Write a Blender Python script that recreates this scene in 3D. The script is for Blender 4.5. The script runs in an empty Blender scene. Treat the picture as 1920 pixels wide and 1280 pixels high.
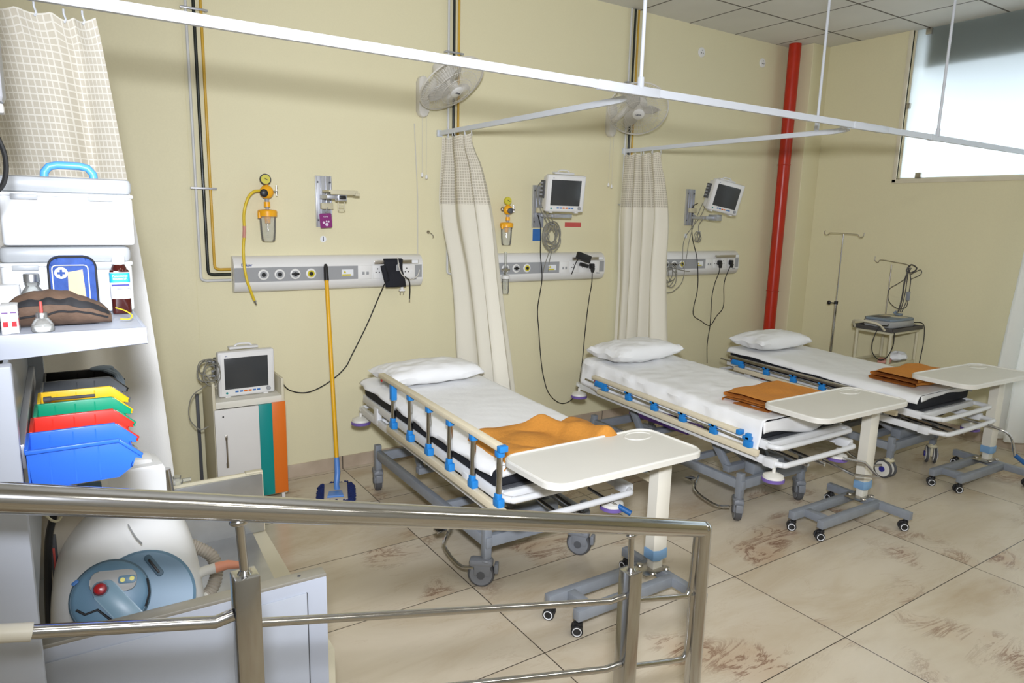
import bpy, bmesh, math, random
from mathutils import Vector, Matrix, noise, Quaternion
random.seed(7)
PI = math.pi
SC = bpy.context.scene
COL = SC.collection

# ------------------------------------------------------------------ camera, world, lights, exposure
def look_matrix(yaw, pitch, roll):
    cy, sy, cp, sp = math.cos(yaw), math.sin(yaw), math.cos(pitch), math.sin(pitch)
    f = Vector((sy*cp, cy*cp, -sp)); r = Vector((cy, -sy, 0)); u = r.cross(f)
    r2 = r*math.cos(roll) + u*math.sin(roll); u2 = -r*math.sin(roll) + u*math.cos(roll)
    return Matrix((r2, u2, -f)).transposed()
cam = bpy.data.cameras.new('camera'); camo = bpy.data.objects.new('camera', cam); COL.objects.link(camo)
cam.sensor_width = 36.0; cam.lens = 24.117; cam.clip_start = 0.05
camo.matrix_world = Matrix.Translation((-0.6071, -4.5123, 1.7902)) @ look_matrix(0.5843, 0.1811, 0.0245).to_4x4()
SC.camera = camo
w = bpy.data.worlds.new('sky'); SC.world = w; w.use_nodes = True
bg = w.node_tree.nodes['Background']; bg.inputs[0].default_value = (0.88, 0.96, 1.06, 1); bg.inputs[1].default_value = 3.0
SC.view_settings.view_transform = 'Standard'; SC.view_settings.look = 'None'
SC.view_settings.exposure = 0.0; SC.view_settings.gamma = 1.0; SC.view_settings.use_curve_mapping = False
# photographer's flash above the camera, aimed across the beds
fl = bpy.data.lights.new('flash', 'SPOT'); flo = bpy.data.objects.new('flash', fl); COL.objects.link(flo)
fl.energy = 615; fl.shadow_soft_size = 0.10; fl.spot_size = math.radians(111); fl.spot_blend = 1.0; fl.color = (0.94, 0.985, 1.10)
flo.location = (-0.62, -4.58, 2.12)
flo.rotation_euler = (Vector((3.1, 0, 1.75)) - Vector(flo.location)).to_track_quat('-Z', 'Y').to_euler()
def ceiling_fill(x, y, sx, sy, p, col):  # unseen fill lamp without a fixture, added for ambient light from above
    l = bpy.data.lights.new('unseen_fill_light', 'AREA'); l.shape = 'RECTANGLE'; l.size = sx; l.size_y = sy; l.energy = p; l.color = col
    o = bpy.data.objects.new('unseen_fill_light', l); COL.objects.link(o); o.location = (x, y, 3.44)
    return o
AMB = (1.0, 0.96, 0.86)
for (x, y, p) in ((-0.95, -4.1, 7), (0.9, -5.3, 19), (3.3, -5.3, 20), (-1.0, -6.6, 18), (2.0, -6.9, 18)):
    ceiling_fill(x, y, 1.1, 0.55, p, AMB)

# ------------------------------------------------------------------ materials
def newmat(name):
    m = bpy.data.materials.new(name); m.use_nodes = True
    return m, m.node_tree, m.node_tree.nodes['Principled BSDF']
def S(v):                                   # sRGB 0-255 to linear
    v = v/255.0
    return v/12.92 if v <= 0.04045 else ((v+0.055)/1.055)**2.4
def rgb(r, g, b): return (S(r), S(g), S(b), 1)
def mat(name, col, rough=0.5, metal=0.0, bump=0.0, bscale=60, var=0.0, trans=0.0, ior=1.45, alpha=1.0, spec=0.5, coat=0.0, emit=0.0):
    m, nt, b = newmat(name)
    b.inputs['Base Color'].default_value = col; b.inputs['Roughness'].default_value = rough
    b.inputs['Metallic'].default_value = metal; b.inputs['IOR'].default_value = ior
    b.inputs['Specular IOR Level'].default_value = spec
    b.inputs['Transmission Weight'].default_value = trans; b.inputs['Alpha'].default_value = alpha
    b.inputs['Coat Weight'].default_value = coat
    if emit: b.inputs['Emission Color'].default_value = col; b.inputs['Emission Strength'].default_value = emit
    N = nt.nodes; L = nt.links
    tc = N.new('ShaderNodeTexCoord'); nz = N.new('ShaderNodeTexNoise'); nz.inputs['Scale'].default_value = bscale; nz.inputs['Detail'].default_value = 4
    L.new(tc.outputs['Object'], nz.inputs['Vector'])
    if var > 0:
        mr = N.new('ShaderNodeMapRange'); mr.inputs['To Min'].default_value = 1-var; mr.inputs['To Max'].default_value = 1+var
        mr.inputs['From Min'].default_value = 0.3; mr.inputs['From Max'].default_value = 0.7
        mx = N.new('ShaderNodeVectorMath'); mx.operation = 'SCALE'; mx.inputs[0].default_value = col[:3]
        L.new(nz.outputs['Fac'], mr.inputs['Value']); L.new(mr.outputs[0], mx.inputs['Scale']); L.new(mx.outputs[0], b.inputs['Base Color'])
    if bump > 0:
        bp = N.new('ShaderNodeBump'); bp.inputs['Strength'].default_value = bump; bp.inputs['Distance'].default_value = 0.01
        L.new(nz.outputs['Fac'], bp.inputs['Height']); L.new(bp.outputs[0], b.inputs['Normal'])
    return m
X = {}
X['wall'] = mat('wall paint cream', (0.75, 0.69, 0.452, 1), 0.55, bump=0.05, bscale=120, var=0.015)
X['ceiling'] = None
X['wall_plain'] = mat('plain grey wall paint', (0.55, 0.55, 0.54, 1), 0.6)
X['column'] = mat('column paint', (0.75, 0.69, 0.452, 1), 0.5, bump=0.03)
X['wood_frame'] = mat('cream window frame', (0.72, 0.66, 0.5, 1), 0.5, var=0.05, bscale=8)
X['white_powder'] = mat('white powder coat', (0.78, 0.79, 0.79, 1), 0.35, var=0.02, bscale=10)
X['track'] = mat('white track enamel', (0.62, 0.645, 0.68, 1), 0.35)
X['white_plastic'] = mat('white plastic', (0.78, 0.77, 0.74, 1), 0.38)
X['ivory'] = mat('ivory laminate', (0.74, 0.71, 0.61, 1), 0.4, var=0.015, bscale=5)
X['table_top'] = mat('table top plastic', (0.74, 0.72, 0.65, 1), 0.42, var=0.015, bscale=4)
X['cream_bar'] = mat('cream rail bar', (0.74, 0.66, 0.48, 1), 0.38, var=0.03, bscale=20)
X['grey_metal'] = mat('grey painted steel', (0.24, 0.26, 0.285, 1), 0.38, var=0.06, bscale=18)
X['grey_dark'] = mat('dark grey plastic', (0.085, 0.088, 0.095, 1), 0.5)
X['caster_grey'] = mat('caster grey plastic', (0.20, 0.21, 0.225, 1), 0.45)
X['tyre'] = mat('tyre rubber', (0.08, 0.08, 0.082, 1), 0.65)
X['black'] = mat('black plastic', (0.015, 0.015, 0.016, 1), 0.4)
X['black_cloth'] = mat('black nylon cloth', (0.012, 0.013, 0.018, 1), 0.85, bump=0.3, bscale=300)
X['blue_plastic'] = mat('blue bracket plastic', (0.02, 0.23, 0.62, 1), 0.38)
X['blue_grip'] = mat('dark blue grip rubber', (0.012, 0.10, 0.30, 1), 0.5)
X['rim_steel'] = mat('dull rim steel', (0.42, 0.40, 0.35, 1), 0.35, metal=0.5, var=.08, bscale=12)
X['dial_light'] = mat('light slate dial grip', (0.20, 0.32, 0.40, 1), 0.35)
X['bin_blue'] = mat('blue bin plastic', (0.035, 0.17, 0.80, 1), 0.35)
X['bin_red'] = mat('red bin plastic', (0.72, 0.035, 0.02, 1), 0.35)
X['bin_green'] = mat('green bin plastic', (0.0, 0.33, 0.17, 1), 0.35)
X['bin_yellow'] = mat('yellow bin plastic', (0.85, 0.55, 0.01, 1), 0.35)
X['bin_grey'] = mat('smoky bin plastic', (0.12, 0.13, 0.14, 1), 0.3)
X['bin_black'] = mat('black bin plastic', (0.008, 0.008, 0.008, 1), 0.4)
X['sheet'] = mat('white cotton sheet', (0.87, 0.87, 0.86, 1), 0.85, bump=0.12, bscale=35)
X['pillow'] = mat('white pillow cotton', (0.87, 0.87, 0.86, 1), 0.85, bump=0.15, bscale=25)
X['blanket'] = mat('ochre fleece', (0.56, 0.235, 0.035, 1), 0.95, bump=0.25, bscale=90, var=0.06)
X['blanket2'] = mat('rust orange fleece', (0.62, 0.24, 0.035, 1), 0.95, bump=0.25, bscale=90, var=0.08)
X['chrome'] = mat('polished steel', (0.60, 0.60, 0.60, 1), 0.14, metal=1.0, bump=0.02, bscale=14)
X['steel_sheet'] = mat('brushed steel sheet', (0.52, 0.53, 0.54, 1), 0.33, metal=0.9, var=0.10, bscale=9)
X['rod'] = mat('steel rod', (0.50, 0.47, 0.42, 1), 0.28, metal=1.0)
X['alu'] = mat('brushed aluminium', (0.50, 0.51, 0.54, 1), 0.4, metal=0.7)
X['yellow_plastic'] = mat('amber plastic', (0.90, 0.42, 0.012, 1), 0.35)
X['yellow_hose'] = mat('yellow hose rubber', (0.74, 0.53, 0.03, 1), 0.4)
X['pipe_yellow'] = mat('ochre gas pipe', (0.60, 0.36, 0.04, 1), 0.35)
X['pipe_black'] = mat('black gas pipe', (0.02, 0.025, 0.02, 1), 0.3)
X['pipe_white'] = mat('grey white gas pipe', (0.62, 0.62, 0.60, 1), 0.35)
X['red_paint'] = mat('red gloss paint', (0.46, 0.022, 0.004, 1), 0.32, bump=0.08, bscale=12, var=0.08)
X['yellow_pole'] = mat('yellow mop handle', (0.78, 0.42, 0.012, 1), 0.4)
X['mop_blue'] = mat('navy mop yarn', (0.012, 0.025, 0.12, 1), 0.95, bump=0.8, bscale=120)
X['mop_plastic'] = mat('translucent blue plastic', (0.10, 0.25, 0.62, 1), 0.35)
X['mop_pad'] = mat('mop backing cloth', (0.52, 0.46, 0.37, 1), 0.9)
X['screen'] = mat('dark screen', (0.050, 0.053, 0.055, 1), 0.22)
X['monitor'] = mat('monitor housing', (0.72, 0.71, 0.69, 1), 0.42)
X['cable_grey'] = mat('grey cable', (0.24, 0.23, 0.19, 1), 0.5)
X['teal'] = mat('teal laminate', (0.0, 0.25, 0.23, 1), 0.4)
X['orange'] = mat('orange laminate', (0.72, 0.16, 0.012, 1), 0.4)
X['cab_white'] = mat('cabinet white laminate', (0.72, 0.70, 0.66, 1), 0.45, var=0.02, bscale=5)
X['cab_side'] = mat('cabinet cream side', (0.60, 0.55, 0.40, 1), 0.5)
X['foreground_metal'] = mat('pale grey painted steel', (0.44, 0.47, 0.53, 1), 0.42, var=0.03, bscale=6)
X['foreground_panel'] = mat('mid grey door panel', (0.46, 0.49, 0.54, 1), 0.45, var=0.03, bscale=6)
X['purple_ring'] = mat('violet bumper rubber', (0.17, 0.11, 0.36, 1), 0.5)
X['blue_band'] = mat('pale blue sleeve', (0.20, 0.36, 0.56, 1), 0.45)
X['socket'] = mat('socket plate', (0.80, 0.79, 0.76, 1), 0.35)
X['strip_grey'] = mat('grey strip', (0.33, 0.335, 0.34, 1), 0.45)
X['yellow_ring'] = mat('yellow outlet ring', (0.62, 0.52, 0.02, 1), 0.4)
X['hole'] = mat('dark hole', (0.01, 0.01, 0.01, 1), 0.6)
X['ink'] = mat('dark ink', (0.02, 0.025, 0.05, 1), 0.6)
X['ink_blue'] = mat('navy ink', (0.02, 0.05, 0.22, 1), 0.6)
X['card_purple'] = mat('purple card', (0.24, 0.025, 0.17, 1), 0.4)
X['card_print'] = mat('pale print', (0.75, 0.62, 0.75, 1), 0.5)
X['sticker_red'] = mat('red sticker', (0.55, 0.09, 0.075, 1), 0.5)
X['sticker_blue'] = mat('blue sticker', (0.04, 0.16, 0.45, 1), 0.5)
X['paper'] = mat('white paper', (0.8, 0.81, 0.82, 1), 0.6)
X['box_white'] = mat('white toolbox plastic', (0.84, 0.86, 0.87, 1), 0.35)
X['box_lid'] = mat('cloudy lid plastic', (0.46, 0.48, 0.49, 1), 0.3, var=0.05, bscale=20, alpha=0.88)
X['handle_blue'] = mat('sky blue handle', (0.10, 0.38, 0.85, 1), 0.35)
X['pouch_blue'] = mat('blue nylon pouch', (0.025, 0.075, 0.30, 1), 0.7, bump=0.3, bscale=40, var=0.2)
X['tape'] = mat('beige masking tape', (0.66, 0.50, 0.30, 1), 0.7, var=0.05, bscale=30)
X['brown_cloth'] = mat('brown nylon pouch', (0.13, 0.08, 0.052, 1), 0.75, bump=0.5, bscale=30, var=0.2)
X['piping'] = mat('dark piping', (0.02, 0.02, 0.022, 1), 0.7)
X['amber_glass'] = mat('amber glass', (0.05, 0.008, 0.006, 1), 0.12, spec=0.6)
X['label_cyan'] = mat('cyan label', (0.02, 0.40, 0.68, 1), 0.5)
X['label_navy'] = mat('navy label print', (0.03, 0.03, 0.25, 1), 0.5)
X['machine_white'] = mat('machine white shell', (0.80, 0.80, 0.78, 1), 0.35)
X['machine_beige'] = mat('machine beige shell', (0.50, 0.45, 0.36, 1), 0.45)
X['machine_blue'] = mat('machine slate blue', (0.13, 0.24, 0.34, 1), 0.4)
X['machine_blue_dark'] = mat('machine dark slate', (0.07, 0.13, 0.18, 1), 0.45)
X['red_knob'] = mat('red knob', (0.35, 0.01, 0.012, 1), 0.25)
X['button_yellow'] = mat('yellow button', (0.80, 0.72, 0.15, 1), 0.4)
X['hose_grey'] = mat('corrugated grey hose', (0.36, 0.32, 0.26, 1), 0.5)
X['hose_tip'] = mat('salmon hose tip', (0.80, 0.33, 0.20, 1), 0.5)
X['ecg_blue'] = mat('ecg recorder blue grey', (0.19, 0.24, 0.29, 1), 0.45)
X['ecg_grey'] = mat('ecg recorder pale grey', (0.38, 0.38, 0.37, 1), 0.45)
X['ecg_cable'] = mat('dark grey lead wire', (0.07, 0.065, 0.06, 1), 0.5)
X['trolley_cream'] = mat('cream painted steel', (0.60, 0.55, 0.38, 1), 0.45)
X['violet_plastic'] = mat('violet plastic sheet', (0.30, 0.14, 0.85, 1), 0.45)
X['fan_plastic'] = mat('fan grey plastic', (0.68, 0.65, 0.58, 1), 0.4)
X['cord_black'] = mat('black cord', (0.012, 0.012, 0.012, 1), 0.45)
X['cord_white'] = mat('pale cord', (0.6, 0.57, 0.5, 1), 0.5)
X['gauge_face'] = mat('yellow gauge face', (0.62, 0.55, 0.05, 1), 0.5)
X['carton_red'] = mat('carton red print', (0.60, 0.02, 0.03, 1), 0.5)
X['carton_purple'] = mat('carton purple print', (0.20, 0.10, 0.30, 1), 0.5)
X['concrete'] = mat('outdoor concrete', (0.20, 0.20, 0.18, 1), 0.9)
X['pink'] = mat('pink tape', (0.62, 0.28, 0.22, 1), 0.6)

def clear_plastic(name, col, a):
    m, nt, b = newmat(name)
    N = nt.nodes; L = nt.links
    g = N.new('ShaderNodeBsdfGlossy'); g.inputs['Roughness'].default_value = 0.08
    d = N.new('ShaderNodeBsdfDiffuse'); d.inputs['Color'].default_value = col
    t = N.new('ShaderNodeBsdfTransparent'); t.inputs['Color'].default_value = (0.96, 0.97, 0.95, 1)
    m1 = N.new('ShaderNodeMixShader'); m1.inputs[0].default_value = a
    m2 = N.new('ShaderNodeMixShader')
    fr = N.new('ShaderNodeFresnel'); fr.inputs['IOR'].default_value = 1.35
    L.new(t.outputs[0], m1.inputs[1]); L.new(d.outputs[0], m1.inputs[2])
    L.new(fr.outputs[0], m2.inputs[0]); L.new(m1.outputs[0], m2.inputs[1]); L.new(g.outputs[0], m2.inputs[2])
    N.remove(b); L.new(m2.outputs[0], N['Material Output'].inputs[0])
    return m
X['clear'] = clear_plastic('clear plastic', (0.8, 0.8, 0.75, 1), 0.22)
X['fan_blade'] = mat('pale fan blade', (0.50, 0.48, 0.43, 1), 0.35)
X['fan_cage'] = clear_plastic('fan cage haze', (0.6, 0.58, 0.54, 1), 0.45)

def ceiling_mat():
    m, nt, b = newmat('suspended ceiling tiles'); N = nt.nodes; L = nt.links
    g = N.new('ShaderNodeNewGeometry'); sp = N.new('ShaderNodeSeparateXYZ'); L.new(g.outputs['Position'], sp.inputs[0])
    def line(sock, off, tile, wd):
        a = N.new('ShaderNodeMath'); a.operation = 'ADD'; a.inputs[1].default_value = -off + wd/2; L.new(sock, a.inputs[0])
        f = N.new('ShaderNodeMath'); f.operation = 'FLOORED_MODULO'; f.inputs[1].default_value = tile; L.new(a.outputs[0], f.inputs[0])
        c = N.new('ShaderNodeMath'); c.operation = 'LESS_THAN'; c.inputs[1].default_value = wd; L.new(f.outputs[0], c.inputs[0])
        return c.outputs[0]
    a = line(sp.outputs[0], 3.554, 0.6, 0.017); c = line(sp.outputs[1], -0.577, 0.6, 0.017)
    mx = N.new('ShaderNodeMath'); mx.operation = 'MAXIMUM'; L.new(a, mx.inputs[0]); L.new(c, mx.inputs[1])
    nz = N.new('ShaderNodeTexNoise'); nz.inputs['Scale'].default_value = 2.0; L.new(g.outputs['Position'], nz.inputs['Vector'])
    cr = N.new('ShaderNodeValToRGB'); cr.color_ramp.elements[0].position = .35; cr.color_ramp.elements[0].color = (.66, .65, .60, 1)
    cr.color_ramp.elements[1].position = .65; cr.color_ramp.elements[1].color = (.70, .69, .64, 1); L.new(nz.outputs['Fac'], cr.inputs[0])
    mc = N.new('ShaderNodeMix'); mc.data_type = 'RGBA'; L.new(mx.outputs[0], mc.inputs[0]); L.new(cr.outputs[0], mc.inputs[6]); mc.inputs[7].default_value = (0.13, 0.12, 0.10, 1)
    L.new(mc.outputs[2], b.inputs['Base Color']); b.inputs['Roughness'].default_value = 0.8
    return m
X['ceiling'] = ceiling_mat()

def floor_mat(name='marble floor tiles', base=1.0):
    m, nt, b = newmat(name); N = nt.nodes; L = nt.links
    g = N.new('ShaderNodeNewGeometry'); sp = N.new('ShaderNodeSeparateXYZ'); L.new(g.outputs['Position'], sp.inputs[0])
    def M(op, a, bb=None):
        n = N.new('ShaderNodeMath'); n.operation = op
        for i, v in enumerate((a, bb)):
            if v is None: continue
            if isinstance(v, (int, float)): n.inputs[i].default_value = v
            else: L.new(v, n.inputs[i])
        return n.outputs[0]
    xx = M('DIVIDE', M('ADD', sp.outputs[0], -0.958 + 12.0), 1.2); yy = M('DIVIDE', M('ADD', sp.outputs[1], 0.650 + 12.0), 0.6)
    ix = M('FLOOR', xx); iy = M('FLOOR', yy); fx = M('FRACT', xx); fy = M('FRACT', yy)
    gx = M('LESS_THAN', M('ABSOLUTE', M('SUBTRACT', M('FRACT', M('ADD', xx, 0.5)), 0.5)), 0.0021)
    gy = M('LESS_THAN', M('ABSOLUTE', M('SUBTRACT', M('FRACT', M('ADD', yy, 0.5)), 0.5)), 0.0038)
    gr = M('MAXIMUM', gx, gy)
    cmb = N.new('ShaderNodeCombineXYZ'); L.new(M('MULTIPLY', ix, 3.17), cmb.inputs[0]); L.new(M('MULTIPLY', iy, 7.31), cmb.inputs[1])
    add = N.new('ShaderNodeVectorMath'); add.operation = 'ADD'; L.new(g.outputs['Position'], add.inputs[0]); L.new(cmb.outputs[0], add.inputs[1])
    # rotate pattern: veins run diagonally
    mp = N.new('ShaderNodeMapping'); mp.inputs['Rotation'].default_value = (0, 0, 0.75); mp.inputs['Scale'].default_value = (0.7, 2.4, 1); L.new(add.outputs[0], mp.inputs[0])
    n1 = N.new('ShaderNodeTexNoise'); n1.inputs['Scale'].default_value = 1.1; n1.inputs['Detail'].default_value = 8; n1.inputs['Roughness'].default_value = 0.62; n1.inputs['Distortion'].default_value = 0.9; L.new(mp.outputs[0], n1.inputs['Vector'])
    n2 = N.new('ShaderNodeTexNoise'); n2.inputs['Scale'].default_value = 2.6; n2.inputs['Detail'].default_value = 10; n2.inputs['Roughness'].default_value = 0.7; n2.inputs['Distortion'].default_value = 1.6; L.new(mp.outputs[0], n2.inputs['Vector'])
    cr = N.new('ShaderNodeValToRGB'); e = cr.color_ramp.elements
    e[0].position = 0.30; e[0].color = (0.50, 0.40, 0.27, 1); e[1].position = 0.72; e[1].color = (0.68, 0.60, 0.47, 1)
    k = e.new(0.5); k.color = (0.61, 0.53, 0.40, 1); L.new(n1.outputs['Fac'], cr.inputs[0])
    # thin brown veins where n2 is near 0.5, masked by a coarse noise
    v = M('SUBTRACT', 1.0, M('MULTIPLY', M('ABSOLUTE', M('SUBTRACT', n2.outputs['Fac'], 0.5)), 26.0))
    n3 = N.new('ShaderNodeTexNoise'); n3.inputs['Scale'].default_value = 1.7; n3.inputs['Detail'].default_value = 2; L.new(add.outputs[0], n3.inputs['Vector'])
    msk = N.new('ShaderNodeMapRange'); msk.inputs['From Min'].default_value = 0.54; msk.inputs['From Max'].default_value = 0.66; L.new(n3.outputs['Fac'], msk.inputs['Value'])
    vv = N.new('ShaderNodeClamp'); L.new(M('MULTIPLY', v, msk.outputs[0]), vv.inputs[0])
    blot = N.new('ShaderNodeMapRange'); blot.inputs['From Min'].default_value = 0.56; blot.inputs['From Max'].default_value = 0.74; blot.inputs['To Max'].default_value = 0.55; L.new(n3.outputs['Fac'], blot.inputs['Value'])
    mb = N.new('ShaderNodeMix'); mb.data_type = 'RGBA'; L.new(blot.outputs[0], mb.inputs[0]); L.new(cr.outputs[0], mb.inputs[6]); mb.inputs[7].default_value = (0.46, 0.28, 0.16, 1)
    mv = N.new('ShaderNodeMix'); mv.data_type = 'RGBA'; L.new(M('MULTIPLY', vv.outputs[0], 0.92), mv.inputs[0]); L.new(mb.outputs[2], mv.inputs[6]); mv.inputs[7].default_value = (0.19, 0.09, 0.05, 1)
    # pale thin veins
    v2 = N.new('ShaderNodeClamp'); L.new(M('SUBTRACT', 1.0, M('MULTIPLY', M('ABSOLUTE', M('SUBTRACT', n2.outputs['Fac'], 0.58)), 60.0)), v2.inputs[0])
    mw = N.new('ShaderNodeMix'); mw.data_type = 'RGBA'; L.new(M('MULTIPLY', v2.outputs[0], 0.25), mw.inputs[0]); L.new(mv.outputs[2], mw.inputs[6]); mw.inputs[7].default_value = (0.42, 0.30, 0.19, 1)
    mg = N.new('ShaderNodeMix'); mg.data_type = 'RGBA'; L.new(gr, mg.inputs[0]); L.new(mw.outputs[2], mg.inputs[6]); mg.inputs[7].default_value = (0.07, 0.055, 0.04, 1)
    L.new(mg.outputs[2], b.inputs['Base Color']); b.inputs['Roughness'].default_value = 0.22
    b.inputs['Specular IOR Level'].default_value = 0.45
    return m
X['floor'] = floor_mat()
def skirting_mat():
    m, nt, b = newmat('beige tile skirting'); N = nt.nodes; L = nt.links
    g = N.new('ShaderNodeNewGeometry'); sp = N.new('ShaderNodeSeparateXYZ'); L.new(g.outputs['Position'], sp.inputs[0])
    a = N.new('ShaderNodeMath'); a.operation = 'ADD'; a.inputs[1].default_value = -0.955 + 12; L.new(sp.outputs[0], a.inputs[0])
    f = N.new('ShaderNodeMath'); f.operation = 'FLOORED_MODULO'; f.inputs[1].default_value = 0.6; L.new(a.outputs[0], f.inputs[0])
    c = N.new('ShaderNodeMath'); c.operation = 'LESS_THAN'; c.inputs[1].default_value = 0.006; L.new(f.outputs[0], c.inputs[0])
    nz = N.new('ShaderNodeTexNoise'); nz.inputs['Scale'].default_value = 5; nz.inputs['Detail'].default_value = 6; L.new(g.outputs['Position'], nz.inputs['Vector'])
    cr = N.new('ShaderNodeValToRGB'); e = cr.color_ramp.elements; e[0].position = .3; e[0].color = (.40, .31, .22, 1); e[1].position = .7; e[1].color = (.56, .46, .35, 1); L.new(nz.outputs['Fac'], cr.inputs[0])
    mc = N.new('ShaderNodeMix'); mc.data_type = 'RGBA'; L.new(c.outputs[0], mc.inputs[0]); L.new(cr.outputs[0], mc.inputs[6]); mc.inputs[7].default_value = (0.05, 0.04, 0.03, 1)
    L.new(mc.outputs[2], b.inputs['Base Color']); b.inputs['Roughness'].default_value = 0.35
    return m
X['skirting'] = skirting_mat()

def cloth_mat(name, col, transl=0.12, mesh=False, grid=0.03, lw=0.17, cell=0.62):
    m, nt, b = newmat(name); N = nt.nodes; L = nt.links
    N.remove(b)
    d = N.new('ShaderNodeBsdfDiffuse'); t = N.new('ShaderNodeBsdfTranslucent'); mx = N.new('ShaderNodeMixShader'); mx.inputs[0].default_value = transl
    d.inputs[0].default_value = col; t.inputs[0].default_value = col
    L.new(d.outputs[0], mx.inputs[1]); L.new(t.outputs[0], mx.inputs[2])
    out = N['Material Output']
    uv = N.new('ShaderNodeUVMap'); 
    nz = N.new('ShaderNodeTexNoise'); nz.inputs['Scale'].default_value = 220; L.new(uv.outputs[0], nz.inputs['Vector'])
    bp = N.new('ShaderNodeBump'); bp.inputs['Strength'].default_value = 0.15; bp.inputs['Distance'].default_value = 0.004; L.new(nz.outputs['Fac'], bp.inputs['Height'])
    L.new(bp.outputs[0], d.inputs['Normal'])
    if not mesh:
        L.new(mx.outputs[0], out.inputs[0]); return m
    sp = N.new('ShaderNodeSeparateXYZ'); L.new(uv.outputs[0], sp.inputs[0])
    ls = []
    for i in (0, 1):
        q = N.new('ShaderNodeMath'); q.operation = 'FLOORED_MODULO'; q.inputs[1].default_value = grid; L.new(sp.outputs[i], q.inputs[0])
        c = N.new('ShaderNodeMath'); c.operation = 'LESS_THAN'; c.inputs[1].default_value = grid*lw; L.new(q.outputs[0], c.inputs[0]); ls.append(c.outputs[0])
    mm = N.new('ShaderNodeMath'); mm.operation = 'MAXIMUM'; L.new(ls[0], mm.inputs[0]); L.new(ls[1], mm.inputs[1])
    mc = N.new('ShaderNodeMix'); mc.data_type = 'RGBA'; L.new(mm.outputs[0], mc.inputs[0]); mc.inputs[6].default_value = (col[0]*.84, col[1]*.81, col[2]*.76, 1); mc.inputs[7].default_value = col
    L.new(mc.outputs[2], d.inputs[0]); L.new(mc.outputs[2], t.inputs[0])
    al = N.new('ShaderNodeMapRange'); al.inputs['To Min'].default_value = cell; al.inputs['To Max'].default_value = 1.0; L.new(mm.outputs[0], al.inputs['Value'])
    tr = N.new('ShaderNodeBsdfTransparent'); m2 = N.new('ShaderNodeMixShader'); L.new(al.outputs[0], m2.inputs[0]); L.new(tr.outputs[0], m2.inputs[1]); L.new(mx.outputs[0], m2.inputs[2])
    L.new(m2.outputs[0], out.inputs[0])
    return m
X['curtain'] = cloth_mat('cream curtain cloth', (0.80, 0.76, 0.64, 1))
X['curtain_pale'] = cloth_mat('pale curtain cloth', (0.88, 0.87, 0.83, 1))
X['curtain_white'] = cloth_mat('white curtain cloth', (0.88, 0.87, 0.83, 1), transl=0.45)
X['net'] = cloth_mat('white net header', (0.80, 0.77, 0.68, 1), mesh=True, grid=0.019, lw=0.2, cell=0.88)
X['net_fine'] = cloth_mat('fine net header', (0.74, 0.70, 0.60, 1), mesh=True, grid=0.018, lw=0.28, cell=0.74)
def pane_mat():
    m, nt, b = newmat('frosted glass'); N = nt.nodes; L = nt.links; N.remove(b)
    t = N.new('ShaderNodeBsdfTranslucent'); t.inputs[0].default_value = (0.93, 0.97, 0.98, 1)
    g = N.new('ShaderNodeBsdfGlossy'); g.inputs['Roughness'].default_value = 0.35; g.inputs[0].default_value = (.8, .8, .8, 1)
    mx = N.new('ShaderNodeMixShader'); mx.inputs[0].default_value = 0.05
    L.new(t.outputs[0], mx.inputs[1]); L.new(g.outputs[0], mx.inputs[2]); L.new(mx.outputs[0], N['Material Output'].inputs[0])
    return m
X['frost'] = pane_mat()

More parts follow.
